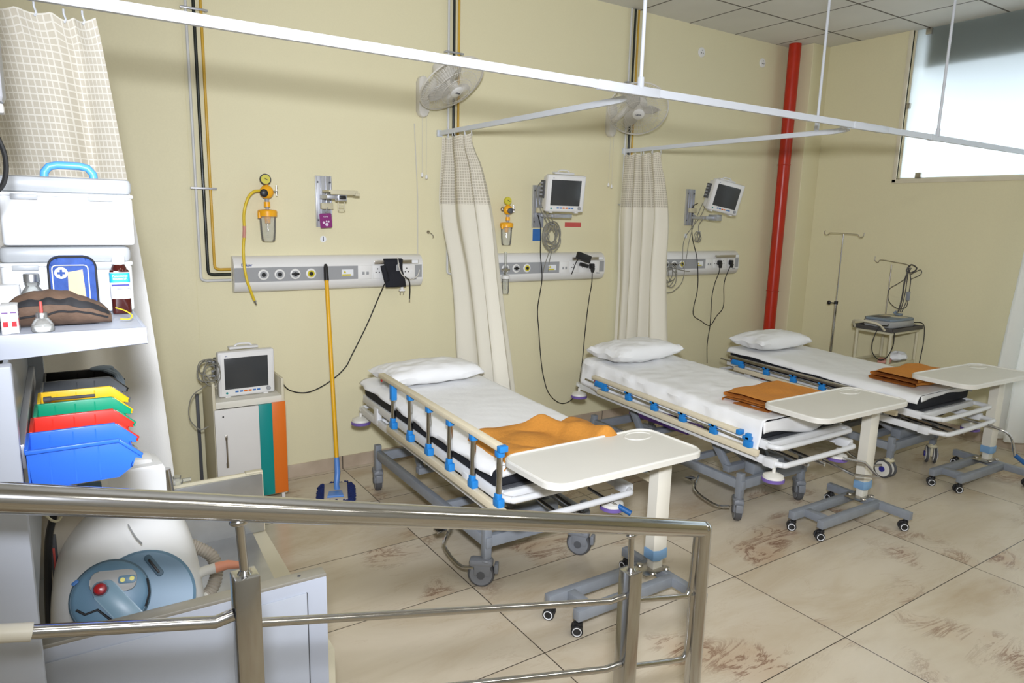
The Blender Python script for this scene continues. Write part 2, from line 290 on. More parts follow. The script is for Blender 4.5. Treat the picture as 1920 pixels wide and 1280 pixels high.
# ------------------------------------------------------------------ geometry helpers
def catmull(pts, n=6, closed=False):
    pts = [Vector(p) for p in pts]
    if len(pts) < 3: return pts
    out = []; N_ = len(pts); rng = N_ if closed else N_-1
    for i in range(rng):
        p1, p2 = pts[i], pts[(i+1) % N_]
        p0 = pts[(i-1) % N_] if (closed or i > 0) else p1*2-p2
        p3 = pts[(i+2) % N_] if (closed or i < N_-2) else p2*2-p1
        for k in range(n):
            t = k/n
            out.append(0.5*((2*p1)+(p2-p0)*t+(2*p0-5*p1+4*p2-p3)*t*t+(-p0+3*p1-3*p2+p3)*t**3))
    if not closed: out.append(pts[-1])
    return out
class G:
    def __init__(s): s.bm = bmesh.new(); s.mats = []; s.mi = 0; s.uv = None
    def m(s, name):
        mm = X[name]
        if mm not in s.mats: s.mats.append(mm)
        s.mi = s.mats.index(mm); return s
    def _tag(s, faces):
        for f in faces: f.material_index = s.mi
    def box(s, c, d, bev=0.0, rot=None, seg=2):
        before = set(s.bm.faces)
        M_ = Matrix.Translation(c)
        if rot is not None: M_ = M_ @ (rot if isinstance(rot, Matrix) else Matrix.Rotation(rot, 4, 'Z'))
        r = bmesh.ops.create_cube(s.bm, size=1.0, matrix=M_ @ Matrix.Diagonal((d[0], d[1], d[2], 1)))
        if bev > 0:
            es = list({e for v in r['verts'] for e in v.link_edges})
            bmesh.ops.bevel(s.bm, geom=es, offset=min(bev, min(d)*0.45), segments=seg, profile=0.5, affect='EDGES')
        s._tag([f for f in s.bm.faces if f not in before]); return s
    def b2(s, lo, hi, bev=0.0):
        lo = Vector(lo); hi = Vector(hi)
        return s.box((lo+hi)/2, [abs(hi[i]-lo[i]) for i in range(3)], bev)
    def beam(s, a, b, wd, ht, bev=0.0, up=(0, 0, 1)):
        a = Vector(a); b = Vector(b); d = b-a; L_ = d.length; y = d.normalized(); u = Vector(up)
        x = y.cross(u).normalized(); z = x.cross(y)
        R = Matrix((x, y, z)).transposed().to_4x4()
        return s.box((a+b)/2, (wd, L_, ht), bev, rot=R)
    def ring(s, c, n, b_, r, seg):
        return [s.bm.verts.new(c + n*(math.cos(2*PI*k/seg)*r) + b_*(math.sin(2*PI*k/seg)*r)) for k in range(seg)]
    def tube(s, pts, r, seg=8, closed=False, cap=True):
        pts = [Vector(p) for p in pts]; N_ = len(pts); rings = []
        t0 = (pts[1]-pts[0]).normalized(); n = t0.orthogonal().normalized(); prev = t0
        for i, p in enumerate(pts):
            if closed: t = (pts[(i+1) % N_]-pts[i-1]).normalized()
            elif i == 0: t = t0
            elif i == N_-1: t = (pts[-1]-pts[-2]).normalized()
            else:
                t = (pts[i+1]-pts[i]).normalized() + (pts[i]-pts[i-1]).normalized()
                t = t.normalized() if t.length > 1e-6 else prev
            q = prev.rotation_difference(t); n = (q @ n); n = (n - t*n.dot(t)).normalized(); prev = t
            rr = r[i] if isinstance(r, (list, tuple)) else r
            rings.append(s.ring(p, n, t.cross(n), rr, seg))
        fs = []
        for i in range(N_ if closed else N_-1):
            A, B = rings[i], rings[(i+1) % N_]
            for k in range(seg): fs.append(s.bm.faces.new((A[k], A[(k+1) % seg], B[(k+1) % seg], B[k])))
        if cap and not closed:
            fs.append(s.bm.faces.new(rings[0][::-1])); fs.append(s.bm.faces.new(rings[-1]))
        s._tag(fs); return s
    def cyl(s, a, b, r, r2=None, seg=20): return s.tube([a, b], [r, r if r2 is None else r2], seg)
    def lathe(s, prof, c, axis=(0, 0, 1), seg=28):          # prof: (radius, height along axis)
        c = Vector(c); ax = Vector(axis).normalized(); n = ax.orthogonal().normalized(); b_ = ax.cross(n)
        rings = [s.ring(c+ax*h, n, b_, max(r, 1e-4), seg) for r, h in prof]; fs = []
        for A, B in zip(rings, rings[1:]):
            for k in range(seg): fs.append(s.bm.faces.new((A[k], A[(k+1) % seg], B[(k+1) % seg], B[k])))
        fs.append(s.bm.faces.new(rings[0][::-1])); fs.append(s.bm.faces.new(rings[-1]))
        s._tag(fs); return s
    def prism(s, poly, h, M_=None, bev=0.0):                # poly in local XY, thickness h along +Z, matrix M_
        M_ = M_ or Matrix()
        vb = [s.bm.verts.new(M_ @ Vector((x, y, 0))) for x, y in poly]; vt = [s.bm.verts.new(M_ @ Vector((x, y, h))) for x, y in poly]
        before = set(s.bm.faces); n = len(poly); fs = [s.bm.faces.new(vb[::-1]), s.bm.faces.new(vt)]
        for i in range(n): fs.append(s.bm.faces.new((vb[i], vb[(i+1) % n], vt[(i+1) % n], vt[i])))
        if bev > 0:
            es = list(fs[0].edges)+list(fs[1].edges)
            bmesh.ops.bevel(s.bm, geom=es, offset=bev, segments=2, profile=0.5, affect='EDGES')
        s._tag([f for f in s.bm.faces if f not in before]); return s
    def sphere(s, c, r, sc=(1, 1, 1), seg=16, rot=None):
        before = set(s.bm.faces)
        M_ = Matrix.Translation(c) @ (rot or Matrix()) @ Matrix.Diagonal((sc[0], sc[1], sc[2], 1))
        bmesh.ops.create_uvsphere(s.bm, u_segments=seg, v_segments=max(6, seg//2), radius=r, matrix=M_)
        s._tag([f for f in s.bm.faces if f not in before]); return s
    def grid(s, fn, nu, nv, uvfn=None):                     # fn(u,v)->point
        V = [[s.bm.verts.new(fn(i/nu, j/nv)) for j in range(nv+1)] for i in range(nu+1)]
        if uvfn and s.uv is None: s.uv = s.bm.loops.layers.uv.new('UVMap')
        fs = []
        for i in range(nu):
            for j in range(nv):
                f = s.bm.faces.new((V[i][j], V[i+1][j], V[i+1][j+1], V[i][j+1])); fs.append(f)
                if uvfn:
                    for lp, (a, b_) in zip(f.loops, ((i, j), (i+1, j), (i+1, j+1), (i, j+1))): lp[s.uv].uv = uvfn(a/nu, b_/nv)
        s._tag(fs); return s
    def turn(s, ang, c):
        M_ = Matrix.Translation(c) @ Matrix.Rotation(ang, 4, 'Z') @ Matrix.Translation(-Vector(c))
        for v in s.bm.verts: v.co = M_ @ v.co
        return s
    def build(s, name, material=None, parent=None, smooth=True, world=True, thick=0.0, sub=0, label=None):
        me = bpy.data.meshes.new(name)
        bmesh.ops.recalc_face_normals(s.bm, faces=s.bm.faces)
        org = Vector((0, 0, 0)); p = parent
        if parent is not None and world:
            while p is not None: org += Vector(p.location); p = p.parent
            for v in s.bm.verts: v.co -= org
        s.bm.to_mesh(me); s.bm.free()
        for mm in (s.mats if s.mats and material is None else [X[material]]): me.materials.append(mm)
        o = bpy.data.objects.new(name, me); COL.objects.link(o)
        if parent is not None: o.parent = parent
        if smooth:
            me.polygons.foreach_set('use_smooth', [True]*len(me.polygons))
            try: me.set_sharp_from_angle(angle=math.radians(38))
            except Exception: pass
        if thick: md = o.modifiers.new('thickness', 'SOLIDIFY'); md.thickness = thick; md.offset = 0
        if sub: md = o.modifiers.new('smooth', 'SUBSURF'); md.levels = sub; md.render_levels = sub
        if label: o['label'] = label
        return o
def thing(name, label, cat, loc=(0, 0, 0), rz=0.0, group=None):
    o = bpy.data.objects.new(name, None); COL.objects.link(o); o.empty_display_size = 0.05
    o.location = loc; o.rotation_euler = (0, 0, rz); o['label'] = label; o['category'] = cat
    if group: o['group'] = group
    return o
def tag(o, label, cat, group=None, kind=None):
    o['label'] = label; o['category'] = cat
    if group: o['group'] = group
    if kind: o['kind'] = kind
    return o
def recentre(o):
    """put the origin of a world-built top-level mesh at its base centre"""
    me = o.data; xs = [v.co for v in me.vertices]
    c = Vector(((min(v.x for v in xs)+max(v.x for v in xs))/2, (min(v.y for v in xs)+max(v.y for v in xs))/2, min(v.z for v in xs)))
    for v in me.vertices: v.co -= c
    o.location = c; return o
def struct(o): o['kind'] = 'structure'; return o
def dup(root, loc=None, rz=None, label=None, group=None):
    r = root.copy(); COL.objects.link(r)
    if loc is not None: r.location = loc
    if rz is not None: r.rotation_euler = (0, 0, rz)
    if label: r['label'] = label
    if group: r['group'] = group
    for ch in list(root.children):
        c = ch.copy(); COL.objects.link(c); c.parent = r
        for g in list(ch.children):
            d = g.copy(); COL.objects.link(d); d.parent = c
    return r
def text(name, body, size, M_, material, parent=None, depth=0.0006, bold=False, align='CENTER'):
    cu = bpy.data.curves.new(name, 'FONT'); cu.body = body; cu.size = size; cu.extrude = depth; cu.align_x = align; cu.align_y = 'CENTER'
    if bold: cu.offset = size*0.02
    to = bpy.data.objects.new(name+'_curve', cu); COL.objects.link(to)
    dg = bpy.context.evaluated_depsgraph_get(); dg.update()
    me = bpy.data.meshes.new_from_object(to.evaluated_get(dg)); bpy.data.objects.remove(to)
    org = Vector((0, 0, 0)); p = parent
    while p is not None: org += Vector(p.location); p = p.parent
    me.transform(Matrix.Translation(-org) @ M_)
    me.materials.clear(); me.materials.append(X[material])
    o = bpy.data.objects.new(name, me); COL.objects.link(o)
    if parent is not None: o.parent = parent
    return o
def face_y(p, tilt=0.0):            # text plane facing -y at p
    return Matrix.Translation(p) @ Matrix.Rotation(PI/2, 4, 'X') @ Matrix.Rotation(tilt, 4, 'Z')
def rrect(w_, h_, r, n=6, cx=0, cy=0):
    pts = []
    for (sx, sy, a0) in ((1, 1, 0), (-1, 1, PI/2), (-1, -1, PI), (1, -1, 1.5*PI)):
        for k in range(n+1):
            a = a0 + k/n*PI/2; pts.append((cx+sx*(w_/2-r)+math.cos(a)*r, cy+sy*(h_/2-r)+math.sin(a)*r))
    return pts

# ------------------------------------------------------------------ the room
XR, H, XL, YF = 5.83, 3.478, -3.4, -8.2
struct(G().b2((XL-.2, YF-.2, -.15), (XR+.2, .2, 0)).build('floor', 'floor', smooth=False))
struct(G().b2((XL-.2, YF-.2, H), (XR+.2, .2, H+.12)).build('ceiling', 'ceiling', smooth=False))
g = G().b2((0.078, 0, 0), (XR+.2, .2, H))
g.b2((XL-.2, -0.004, 0), (0.072, .2, H)); g.b2((0.072, 0.003, 0), (0.078, .2, H))
struct(g.build('wall_back', 'wall', smooth=False))
struct(G().b2((XL-.2, YF, 0), (XL, 0, H)).build('wall_left', 'wall_plain', smooth=False))
struct(G().b2((XL, YF-.2, 0), (XR, YF, H)).build('wall_front', 'wall_plain', smooth=False))
WY0, WY1, WZ = -1.06, -4.6, 2.2            # window opening in the right wall
VY0, VY1, VZ0, VZ1 = -2.27, -5.0, 0.35, 2.0     # added lower frosted window, unseen behind the right-hand curtain, for more daylight
g = G().b2((XR, VY0, 0), (XR+.16, 0, WZ)); g.b2((XR, VY1, 0), (XR+.16, VY0, VZ0)); g.b2((XR, VY1, VZ1), (XR+.16, VY0, WZ)); g.b2((XR, YF, 0), (XR+.16, VY1, WZ)); g.b2((XR, WY0, WZ), (XR+.16, 0, H)); g.b2((XR, YF, WZ), (XR+.16, WY1, H))
struct(g.build('wall_right', 'wall', smooth=False))
struct(G().b2((5.566, -0.266, 0), (XR, 0, H), .004).build('trim_1', 'column', smooth=False))      # boxed column in the corner
struct(G().b2((0.5, -0.012, 0), (5.566, 0, 0.09), .002).build('baseboard_back', 'skirting', smooth=False))
struct(G().b2((XR-.012, YF, 0), (XR, -0.266, 0.09), .002).build('baseboard_right', 'skirting', smooth=False))
# window
wr = struct(thing('window_1', '', '', (XR, -2.8, WZ)));  del wr['label']; del wr['category']
g = G()
g.b2((XR-.012, WY0, WZ-.03), (XR+.02, WY0+.035, H), .003); g.b2((XR-.012, WY1, WZ-.035), (XR+.05, WY0+.035, WZ), .003)
g.b2((XR+.03, WY0-.012, WZ), (XR+.06, WY0, H), .002); g.b2((XR+.03, WY1, WZ), (XR+.06, WY0, WZ+.012), .002)
g.build('window_frame', 'wood_frame', wr)
G().b2((XR+.036, WY1, WZ+.012), (XR+.042, WY0-.012, H), 0).build('glass_pane', 'frost', wr, smooth=False)
for (y, z) in ((-1.05, 2.84), (-1.16, H-.03), (-1.22, WZ+.03)):
    G().box((XR+.022, y-.02, z), (.028, .05, .05), .004).build('glass_clip', 'rod', wr)
wr2 = struct(thing('added_fill_window', '', '', (XR, -3.8, VZ0)));  del wr2['label']; del wr2['category']
G().b2((XR+.02, VY1, VZ0), (XR+.06, VY1+.04, VZ1), .002).b2((XR+.02, VY0-.04, VZ0), (XR+.06, VY0, VZ1), .002).b2((XR+.02, VY1, VZ1-.04), (XR+.06, VY0, VZ1), .002).b2((XR+.02, VY1, VZ0), (XR+.06, VY0, VZ0+.04), .002).build('window_frame', 'wood_frame', wr2)
G().b2((XR+.036, VY1+.04, VZ0+.04), (XR+.042, VY0-.04, VZ1-.04), 0).build('glass_pane', 'frost', wr2, smooth=False)
# what lies outside the window: ground, a low parapet and a projecting canopy over part of it
o = recentre(G().b2((XR+.085, -4.59, 3.14), (XR+.9, -1.15, 3.475), .01).build('window_canopy', 'concrete')); tag(o, 'dark canopy slab seen as a grey blur through the top of the frosted window', 'canopy')
struct(G().b2((XR+.6, -12, -1.2), (XR+14, 6, -1.0)).build('ground', 'concrete', smooth=False))

# ------------------------------------------------------------------ red pipe in the corner
t = thing('fire_pipe', 'glossy red fire pipe running floor to ceiling beside the corner column', 'pipe', (5.47, -0.13, 0))
G().cyl((5.47, -0.13, 0.004), (5.47, -0.13, H-.002), .057, seg=28).build('pipe_body', 'red_paint', t)
for z in (1.1, 2.35): G().tube(catmull([(5.47+.06*math.cos(a), -0.13+.06*math.sin(a), z) for a in [k*PI/8 for k in range(16)]], 1), .004, 6, closed=True).box((5.545, -0.1, z), (.05, .03, .03), .004).build('wall_clamp', 'red_paint', t)

# ------------------------------------------------------------------ gas pipes
def gas_pipes(x0, unit_x, where):
    for (dx, name, m, zend, wx) in ((0.0, 'white', 'pipe_white', 1.358, -.05), (.042, 'black', 'pipe_black', 1.394, -.05), (.08, 'ochre yellow', 'pipe_yellow', 1.425, -.05)):
        x = x0+dx; y = -0.022
        pts = [(x, y, H-.004), (x, y, zend+.05)]
        r = .0085 if name != 'black' else .0095
        if unit_x:
            pts += catmull([(x, y, zend+.03), (x+.006, y, zend+.008), (x+.03, y, zend), (x+.05, y, zend)], 5)[0:] + [(unit_x, y, zend)]
        else: pts[1] = (x, y, 1.5)
        o = recentre(G().tube(pts, r, 10).build('gas_pipe', m))
        tag(o, '%s medical gas pipe %s' % (name, where), 'pipe', 'medical gas pipes')
    for z in (1.906, 2.9):
        tcl = recentre(G().b2((x0-.03, -0.036, z-.006), (x0+.115, -0.030, z+.006), .002).box((x0-.022, -.015, z), (.012, .03, .012), .002).box((x0+.107, -.015, z), (.012, .03, .012), .002).build('pipe_clip', 'alu'))
        tag(tcl, '%s slotted clip across the pipes %s' % ('lower' if z < 2 else 'upper', where), 'clip')
gas_pipes(0.100, 0.272, 'that bends into the leftmost wall unit')
gas_pipes(1.775, 1.965, 'running down behind the first curtain')
gas_pipes(3.455, 3.692, 'running down behind the second fan and curtain')

# ------------------------------------------------------------------ bed head units
def head_unit(x0, tags, label, left_hidden=False):
    x1 = x0+1.27; t = thing('bedhead_unit', label, 'wall unit', (x0+.635, 0, 1.28), group='bedhead trunking units')
    prof = [(-.001, 1.505), (-.035, 1.502), (-.062, 1.485), (-.078, 1.452), (-.080, 1.44), (-.080, 1.342), (-.078, 1.33), (-.060, 1.297), (-.035, 1.281), (-.001, 1.279)]
    M_ = Matrix(((0, 0, 1, x0), (1, 0, 0, 0), (0, 1, 0, 0), (0, 0, 0, 1)))
    G().prism(prof, 1.27, M_, .002).build('housing', 'white_plastic', t)
    G().b2((x0+.0, -.0815, 1.347), (x0+.787, -.079, 1.436)).build('front_strip', 'strip_grey', t); G().b2((x0+1.206, -.0815, 1.347), (x0+1.26, -.079, 1.436)).build('end_strip', 'strip_grey', t)
    for k, dx in enumerate((.171, .270, .368, .469)):
        c = (x0+dx, -.081, 1.391); g = G().lathe([(.033, 0), (.033, .006), (.029, .009), (.023, .009), (.020, .004)], c, (0, -1, 0))
        o = g.build('gas_outlet', 'socket', t)
        G().lathe([(.0225, .0035), (.0225, .010), (.015, .011)], c, (0, -1, 0)).build('outlet_ring', 'yellow_ring' if k == 3 else 'strip_grey', o)
        g = G().lathe([(.013, .008), (.013, .013), (.008, .0135)], c, (0, -1, 0))
        if k == 2: g.box((x0+dx, -.093, 1.391), (.05, .006, .012), .003)
        g.build('outlet_port', 'hole', o)
    # data plate and three sockets
    o = G().b2((x0+.790, -.086, 1.345), (x0+.885, -.080, 1.437), .003).build('data_plate', 'socket', t)
    for dx in (.815, .845):
        G().b2((x0+dx, -.0885, 1.375), (x0+dx+.017, -.0855, 1.395), .001).build('data_port', 'strip_grey', o)
    for dx in (.892, 1.000, 1.108):
        o = G().b2((x0+dx, -.086, 1.345), (x0+dx+.098, -.080, 1.437), .003).build('socket_plate', 'socket', t)
        g = G()
        for (a, b_) in ((.034, 1.412), (.022, 1.388), (.046, 1.388)): g.cyl((x0+dx+a, -.0855, b_), (x0+dx+a, -.0872, b_), .0045, seg=10)
        g.build('socket_holes', 'hole', o)
        G().b2((x0+dx+.066, -.089, 1.376), (x0+dx+.084, -.085, 1.404), .001).build('rocker_switch', 'white_plastic', o)
    g = G().b2((x0+.675, -.0825, 1.370), (x0+.755, -.0812, 1.412)); o = g.build('warning_label', 'paper', t)
    G().b2((x0+.677, -.0832, 1.371), (x0+.737, -.0820, 1.381)).prism([(x0+.686, 1.388), (x0+.706, 1.388), (x0+.696, 1.407)], .0012, Matrix(((1, 0, 0, 0), (0, 0, -1, -.0822), (0, 1, 0, 0), (0, 0, 0, 1)))).build('warning_print', 'yellow_ring', o)
    o = G().b2((x0+.890, -.122, 1.448), (x0+1.216, -.116, 1.472), .002).box((x0+.93, -.1, 1.462), (.02, .04, .016), .002).box((x0+1.17, -.1, 1.462), (.02, .04, .016), .002).build('equipment_rail', 'rod', t)
    G().b2((x0+1.165, -.1232, 1.449), (x0+1.212, -.1215, 1.471)).build('rail_label', 'paper', o)
    text('maker_logo', 'Dräger', .023, face_y((x0+.075, -.0795, 1.452)), 'ink_blue', t, bold=True)
    text('unit_lettering', 'Round', .014, face_y((x0+1.20, -.0815, 1.336)), 'ink', t)
    return t
head_unit(0.28, 0, 'long white wall unit nearest the pipes, with a dark cloth cuff hanging on its rail')
head_unit(1.975, 0, 'long white wall unit between the two curtains, with a flowmeter bottle')
head_unit(3.70, 0, 'long white wall unit with two black plugs, nearest the red pipe')

# small marks
o = recentre(G().lathe([(.021, 0), (.021, .0008)], (.862, -.0004, 1.609), (0, -1, 0)).build('bed_number_sign', 'paper')); tag(o, 'small white round sign printed 1 under the empty monitor mount', 'sign')
text('numeral', '1', .04, face_y((.862, -.0014, 1.609)), 'ink', o, bold=True)
o = recentre(G().b2((4.27, -.0012, 1.625), (4.302, -.0002, 1.665)).build('bed_number_sign', 'paper')); tag(o, 'small white sign printed 3 beside the black cable under the farthest monitor', 'sign')
text('numeral', '3', .03, face_y((4.286, -.0018, 1.645)), 'ink', o, bold=True)
o = recentre(G().b2((2.865, -.0015, 1.712), (3.033, -.0002, 1.748)).build('red_sticker', 'sticker_red')); tag(o, 'plain red strip sticker on the wall right of the middle monitor', 'sticker')
o = recentre(G().b2((2.548, -.0015, 1.598), (2.629, -.0002, 1.692)).build('blue_sticker', 'sticker_blue')); tag(o, 'blue square sticker on the wall behind the coiled monitor cables', 'sticker')
for (x, z, l) in ((4.323, 3.262, 'round white wall socket high on the wall, the one farther from the red pipe'), (5.168, 3.285, 'round white wall socket high on the wall, the one nearer the red pipe')):
    t = thing('round_socket', l, 'socket', (x, 0, z-.04), group='high round wall sockets')
    G().lathe([(.042, 0), (.042, .006), (.037, .011), (.01, .012)], (x, -.0005, z), (0, -1, 0)).build('plate', 'socket', t)
    g = G()
    for (a, b_) in ((0, .016), (-.012, -.008), (.012, -.008)): g.cyl((x+a, -.0115, z+b_), (x+a, -.0138, z+b_), .0045, seg=10)
    g.build('socket_holes', 'hole', t)
t = thing('wall_hook', 'tiny bent metal hook screwed to the wall left of the first curtain', 'hook', (1.63, 0, 1.62))
G().tube(catmull([(1.63, -.001, 1.66), (1.64, -.03, 1.65), (1.655, -.035, 1.63), (1.66, -.015, 1.62)], 5), .004, 8).cyl((1.63, -.0005, 1.66), (1.63, -.004, 1.66), .012).build('hook_body', 'rod', t)
o = recentre(G().tube([(1.545, -.006, 1.50), (1.545, -.006, 1.9), (1.52, -.006, 2.40)], .0035, 6).build('fan_wire', 'cord_white')); tag(o, 'thin pale wire running up the wall from the leftmost wall unit to the fan', 'cable')
# fine duct beside first pipes
# ------------------------------------------------------------------ monitor mounts
def mount(xc, label, zt=2.015, card=False):
    x0 = xc-.052; x1 = xc+.056; zb = zt-.327; t = thing('monitor_mount', label, 'mount', (xc, 0, zb), group='monitor wall mounts')
    g = G().b2((x0, -.012, zb), (x1, -.0008, zt), .002)
    for dx in (0.004, .036, .068, .100): g.b2((x0+dx-.003, -.020, zb), (x0+dx+.004, -.011, zt), .0015)
    rail = g.build('channel_rail', 'alu', t)
    for (a, b_) in ((.012, zt-.04), (.094, zt-.04), (.012, zb+.045)): G().cyl((x0+a, -.018, b_), (x0+a, -.022, b_), .006, seg=10).build('screw', 'grey_dark', rail)
    o = G().b2((xc-.028, -.055, zb+.115), (xc+.050, -.018, zb+.155), .004).build('slide_clamp', 'trolley_cream', t)
    G().tube([(xc, -.04, zb+.10), (xc+.02, -.06, zb+.09), (xc+.03, -.075, zb+.07)], .006, 8).build('clamp_lever', 'strip_grey', o)
    return t, zb
m1, zb = mount(.868, 'empty aluminium monitor bracket with a purple card hanging from it')
G().b2((.83, -.20, 1.868), (.92, -.05, 1.893), .004).b2((.895, -.21, 1.855), (.955, -.15, 1.905), .006).build('swing_arm', 'alu', m1)
o = G().b2((.83, -.235, 1.908), (1.02, -.10, 1.922), .003).b2((.84, -.236, 1.895), (1.00, -.228, 1.923), .002).box((1.02, -.2, 1.90), (.03, .05, .02), .003).build('mounting_plate', 'trolley_cream', m1)
G().box((.925, -.213, 1.878), (.045, .012, .022), .008).build('pivot_cap', 'black', m1)
g = G()
for a, b_ in (((.90, -.2, 1.85), (.90, -.2, 1.80)), ((.94, -.2, 1.85), (.94, -.2, 1.80)), ((.90, -.2, 1.80), (.94, -.2, 1.80)), ((.90, -.2, 1.825), (.94, -.2, 1.825))): g.cyl(a, b_, .003, seg=8)
g.build('wire_loop', 'trolley_cream', m1)
R_ = Matrix.Translation((.858, -.075, 1.730)) @ Matrix.Rotation(-.06, 4, 'Y') @ Matrix.Rotation(PI/2, 4, 'X')
o = G().prism(rrect(.078, .092, .008), .002, R_).build('hanging_card', 'card_purple'); recentre(o); tag(o, 'purple printed tag hanging on the empty monitor bracket', 'tag')
pr_ = G()
for (x, z, r) in ((-.014, -.012, .008), (.006, -.024, .011), (.018, -.006, .006), (.004, -.004, .005)):
    pr_.lathe([(r, 0), (r, .0012), (r*.45, .0013)], Vector((.858+x, -.0765, 1.730+z)), (0, -1, 0), seg=14)
pp = pr_.build('card_emblem', 'card_print', o)
text('card_lettering', 'care', .018, face_y((.857, -.0778, 1.757)), 'card_print', o)
G().tube([(.86, -.076, 1.77), (.868, -.07, 1.80), (.88, -.06, 1.815)], .002, 6).build('card_string', 'strip_grey', o)
m2, zb = mount(2.585, 'aluminium bracket carrying the middle monitor', zt=2.03)
G().b2((2.58, -.19, 1.785), (2.64, -.05, 1.81), .004).b2((2.60, -.215, 1.782), (2.77, -.15, 1.814), .006).build('swing_arm', 'alu', m2)
m3, zb = mount(4.30, 'aluminium bracket carrying the monitor nearest the red pipe', zt=2.07)
G().b2((4.29, -.19, 1.80), (4.35, -.05, 1.825), .004).b2((4.30, -.215, 1.80), (4.46, -.15, 1.83), .006).b2((4.40, -.25, 1.79), (4.47, -.15, 1.845), .004).build('swing_arm', 'alu', m3)

# ------------------------------------------------------------------ patient monitors
def monitor(label, loc, rz, tilt, roll=0.0):
    """local frame: width x, screen faces -y, origin bottom centre"""
    t = thing('patient_monitor', label, 'monitor', loc, rz, group='patient monitors')
    t.rotation_euler = (tilt, roll, rz)
    W_, H_ = .325, .275
    prof = [(-.165, 0), (.165, 0), (.165, H_), (-.165, H_)]
    g = G().box((0, .0, H_/2), (W_, .05, H_), .012); g.box((0, .055, H_/2), (.29, .09, .245), .02); g.box((0, .10, H_/2+.01), (.22, .05, .20), .02)
    g.build('housing', 'monitor', t, world=False)
    G().b2((-.148, -.0275, .012), (.148, -.0245, .262), .002).build('front_bezel', 'white_plastic', t, world=False)
    G().b2((-.128, -.0292, .048), (.122, -.0262, .238), .001).build('screen', 'screen', t, world=False)
    k = G().box((0, .05, H_+.008), (.17, .05, .016), .006); k.tube(catmull([(-.05, .05, H_+.014), (-.03, .05, H_+.028), (.03, .05, H_+.028), (.05, .05, H_+.014)], 4), .006, 8); k.build('carry_handle', 'monitor', t, world=False)
    for i, (x, c) in enumerate(((-.062, 'sticker_blue'), (-.037, 'sticker_blue'), (-.012, 'orange'), (.013, 'orange'), (.038, 'sticker_blue'), (.063, 'sticker_blue'))):
        G().box((x, -.0285, .030), (.019, .003, .010), .0015).build('key_button', c, t, world=False)
    G().lathe([(.013, 0), (.012, .012), (.006, .013)], (.122, -.0265, .031), (0, -1, 0)).build('control_knob', 'strip_grey', t, world=False)
    G().lathe([(.007, 0), (.006, .004)], (-.118, -.0265, .026), (0, -1, 0)).build('power_button', 'teal', t, world=False)
    G().box((-.158, .055, .16), (.015, .065, .13), .003).build('port_panel', 'grey_dark', t, world=False)
    g = G()
    for z in (.12, .15, .18, .205): g.cyl((-.166, .05, z), (-.185, .05, z), .007, seg=10)
    g.build('cable_connectors', 'strip_grey', t, world=False)
    for s in (-.11, .11): G().box((s, .01, -.004), (.03, .05, .010), .003).build('foot', 'white_plastic', t, world=False)
    R0 = Matrix.Rotation(PI/2, 4, 'X')
    text('screen_lettering', 'BPL', .009, Matrix.Translation((-.115, -.0282, .250)) @ R0, 'ink_blue', None).parent = t
    return t
monitor('white bedside monitor standing on the striped cabinet in the far left corner of the beds', (.280, -.27, .690), .03, .04)
monitor('white patient monitor on the wall bracket between the two curtains', (2.650, -.25, 1.830), -.17, .13)
monitor('white patient monitor on the bracket nearest the red pipe', (4.42, -.27, 1.865), -.22, .14, .17)

# ------------------------------------------------------------------ cable coils
def coil(label, c, r, n, m='cable_grey', depth=.03, extra=(), seedv=1, wire=.0035, sq=1.15, end=None):
    rnd = random.Random(seedv); pts = []
    for k in range(n*14):
        a = k/14*2*PI; rr = r*(.72+.28*math.sin(k*.37+seedv)+rnd.uniform(-.06, .06))
        pts.append((c[0]+math.cos(a)*rr*(1/sq), c[1]+depth*math.sin(k*.21)*.5, c[2]+math.sin(a)*rr*sq))
    t = thing('coiled_cable', label, 'cable', (c[0], c[1], c[2]-r*sq))
    G().tube(catmull(pts, 3), wire, 6).build('cable_loops', m, t)
    for e in extra: G().tube(catmull(e, 6), wire, 6).build('cable_lead', m, t)
    G().tube([(c[0]+.012*math.cos(a), c[1]+.02*math.sin(a), c[2]+r*sq*.80) for a in [k*PI/5 for k in range(10)]], .004, 6, closed=True).build('cable_tie', 'strip_grey', t)
    return t
coil('thick bundle of coiled grey leads hanging under the middle monitor', (2.64, -.13, 1.640), .100, 11, extra=(
    [(2.60, -.14, 1.72), (2.53, -.12, 1.85), (2.50, -.10, 1.98), (2.54, -.11, 2.05), (2.56, -.14, 1.99)],
    [(2.63, -.14, 1.73), (2.55, -.15, 1.83), (2.52, -.13, 1.93), (2.545, -.13, 2.0)],
    [(2.62, -.15, 1.56), (2.61, -.12, 1.47), (2.60, -.10, 1.40), (2.595, -.095, 1.35)],
    [(2.64, -.15, 1.56), (2.635, -.12, 1.45), (2.64, -.10, 1.36)],
    [(2.66, -.14, 1.72), (2.60, -.16, 1.80), (2.57, -.14, 1.88), (2.55, -.13, 1.96)]), seedv=3)
coil('small coil of grey lead hanging from the monitor bracket nearest the red pipe', (4.319, -.12, 1.645), .045, 4, extra=([(4.32, -.12, 1.69), (4.318, -.12, 1.75), (4.32, -.16, 1.80)],), seedv=5)
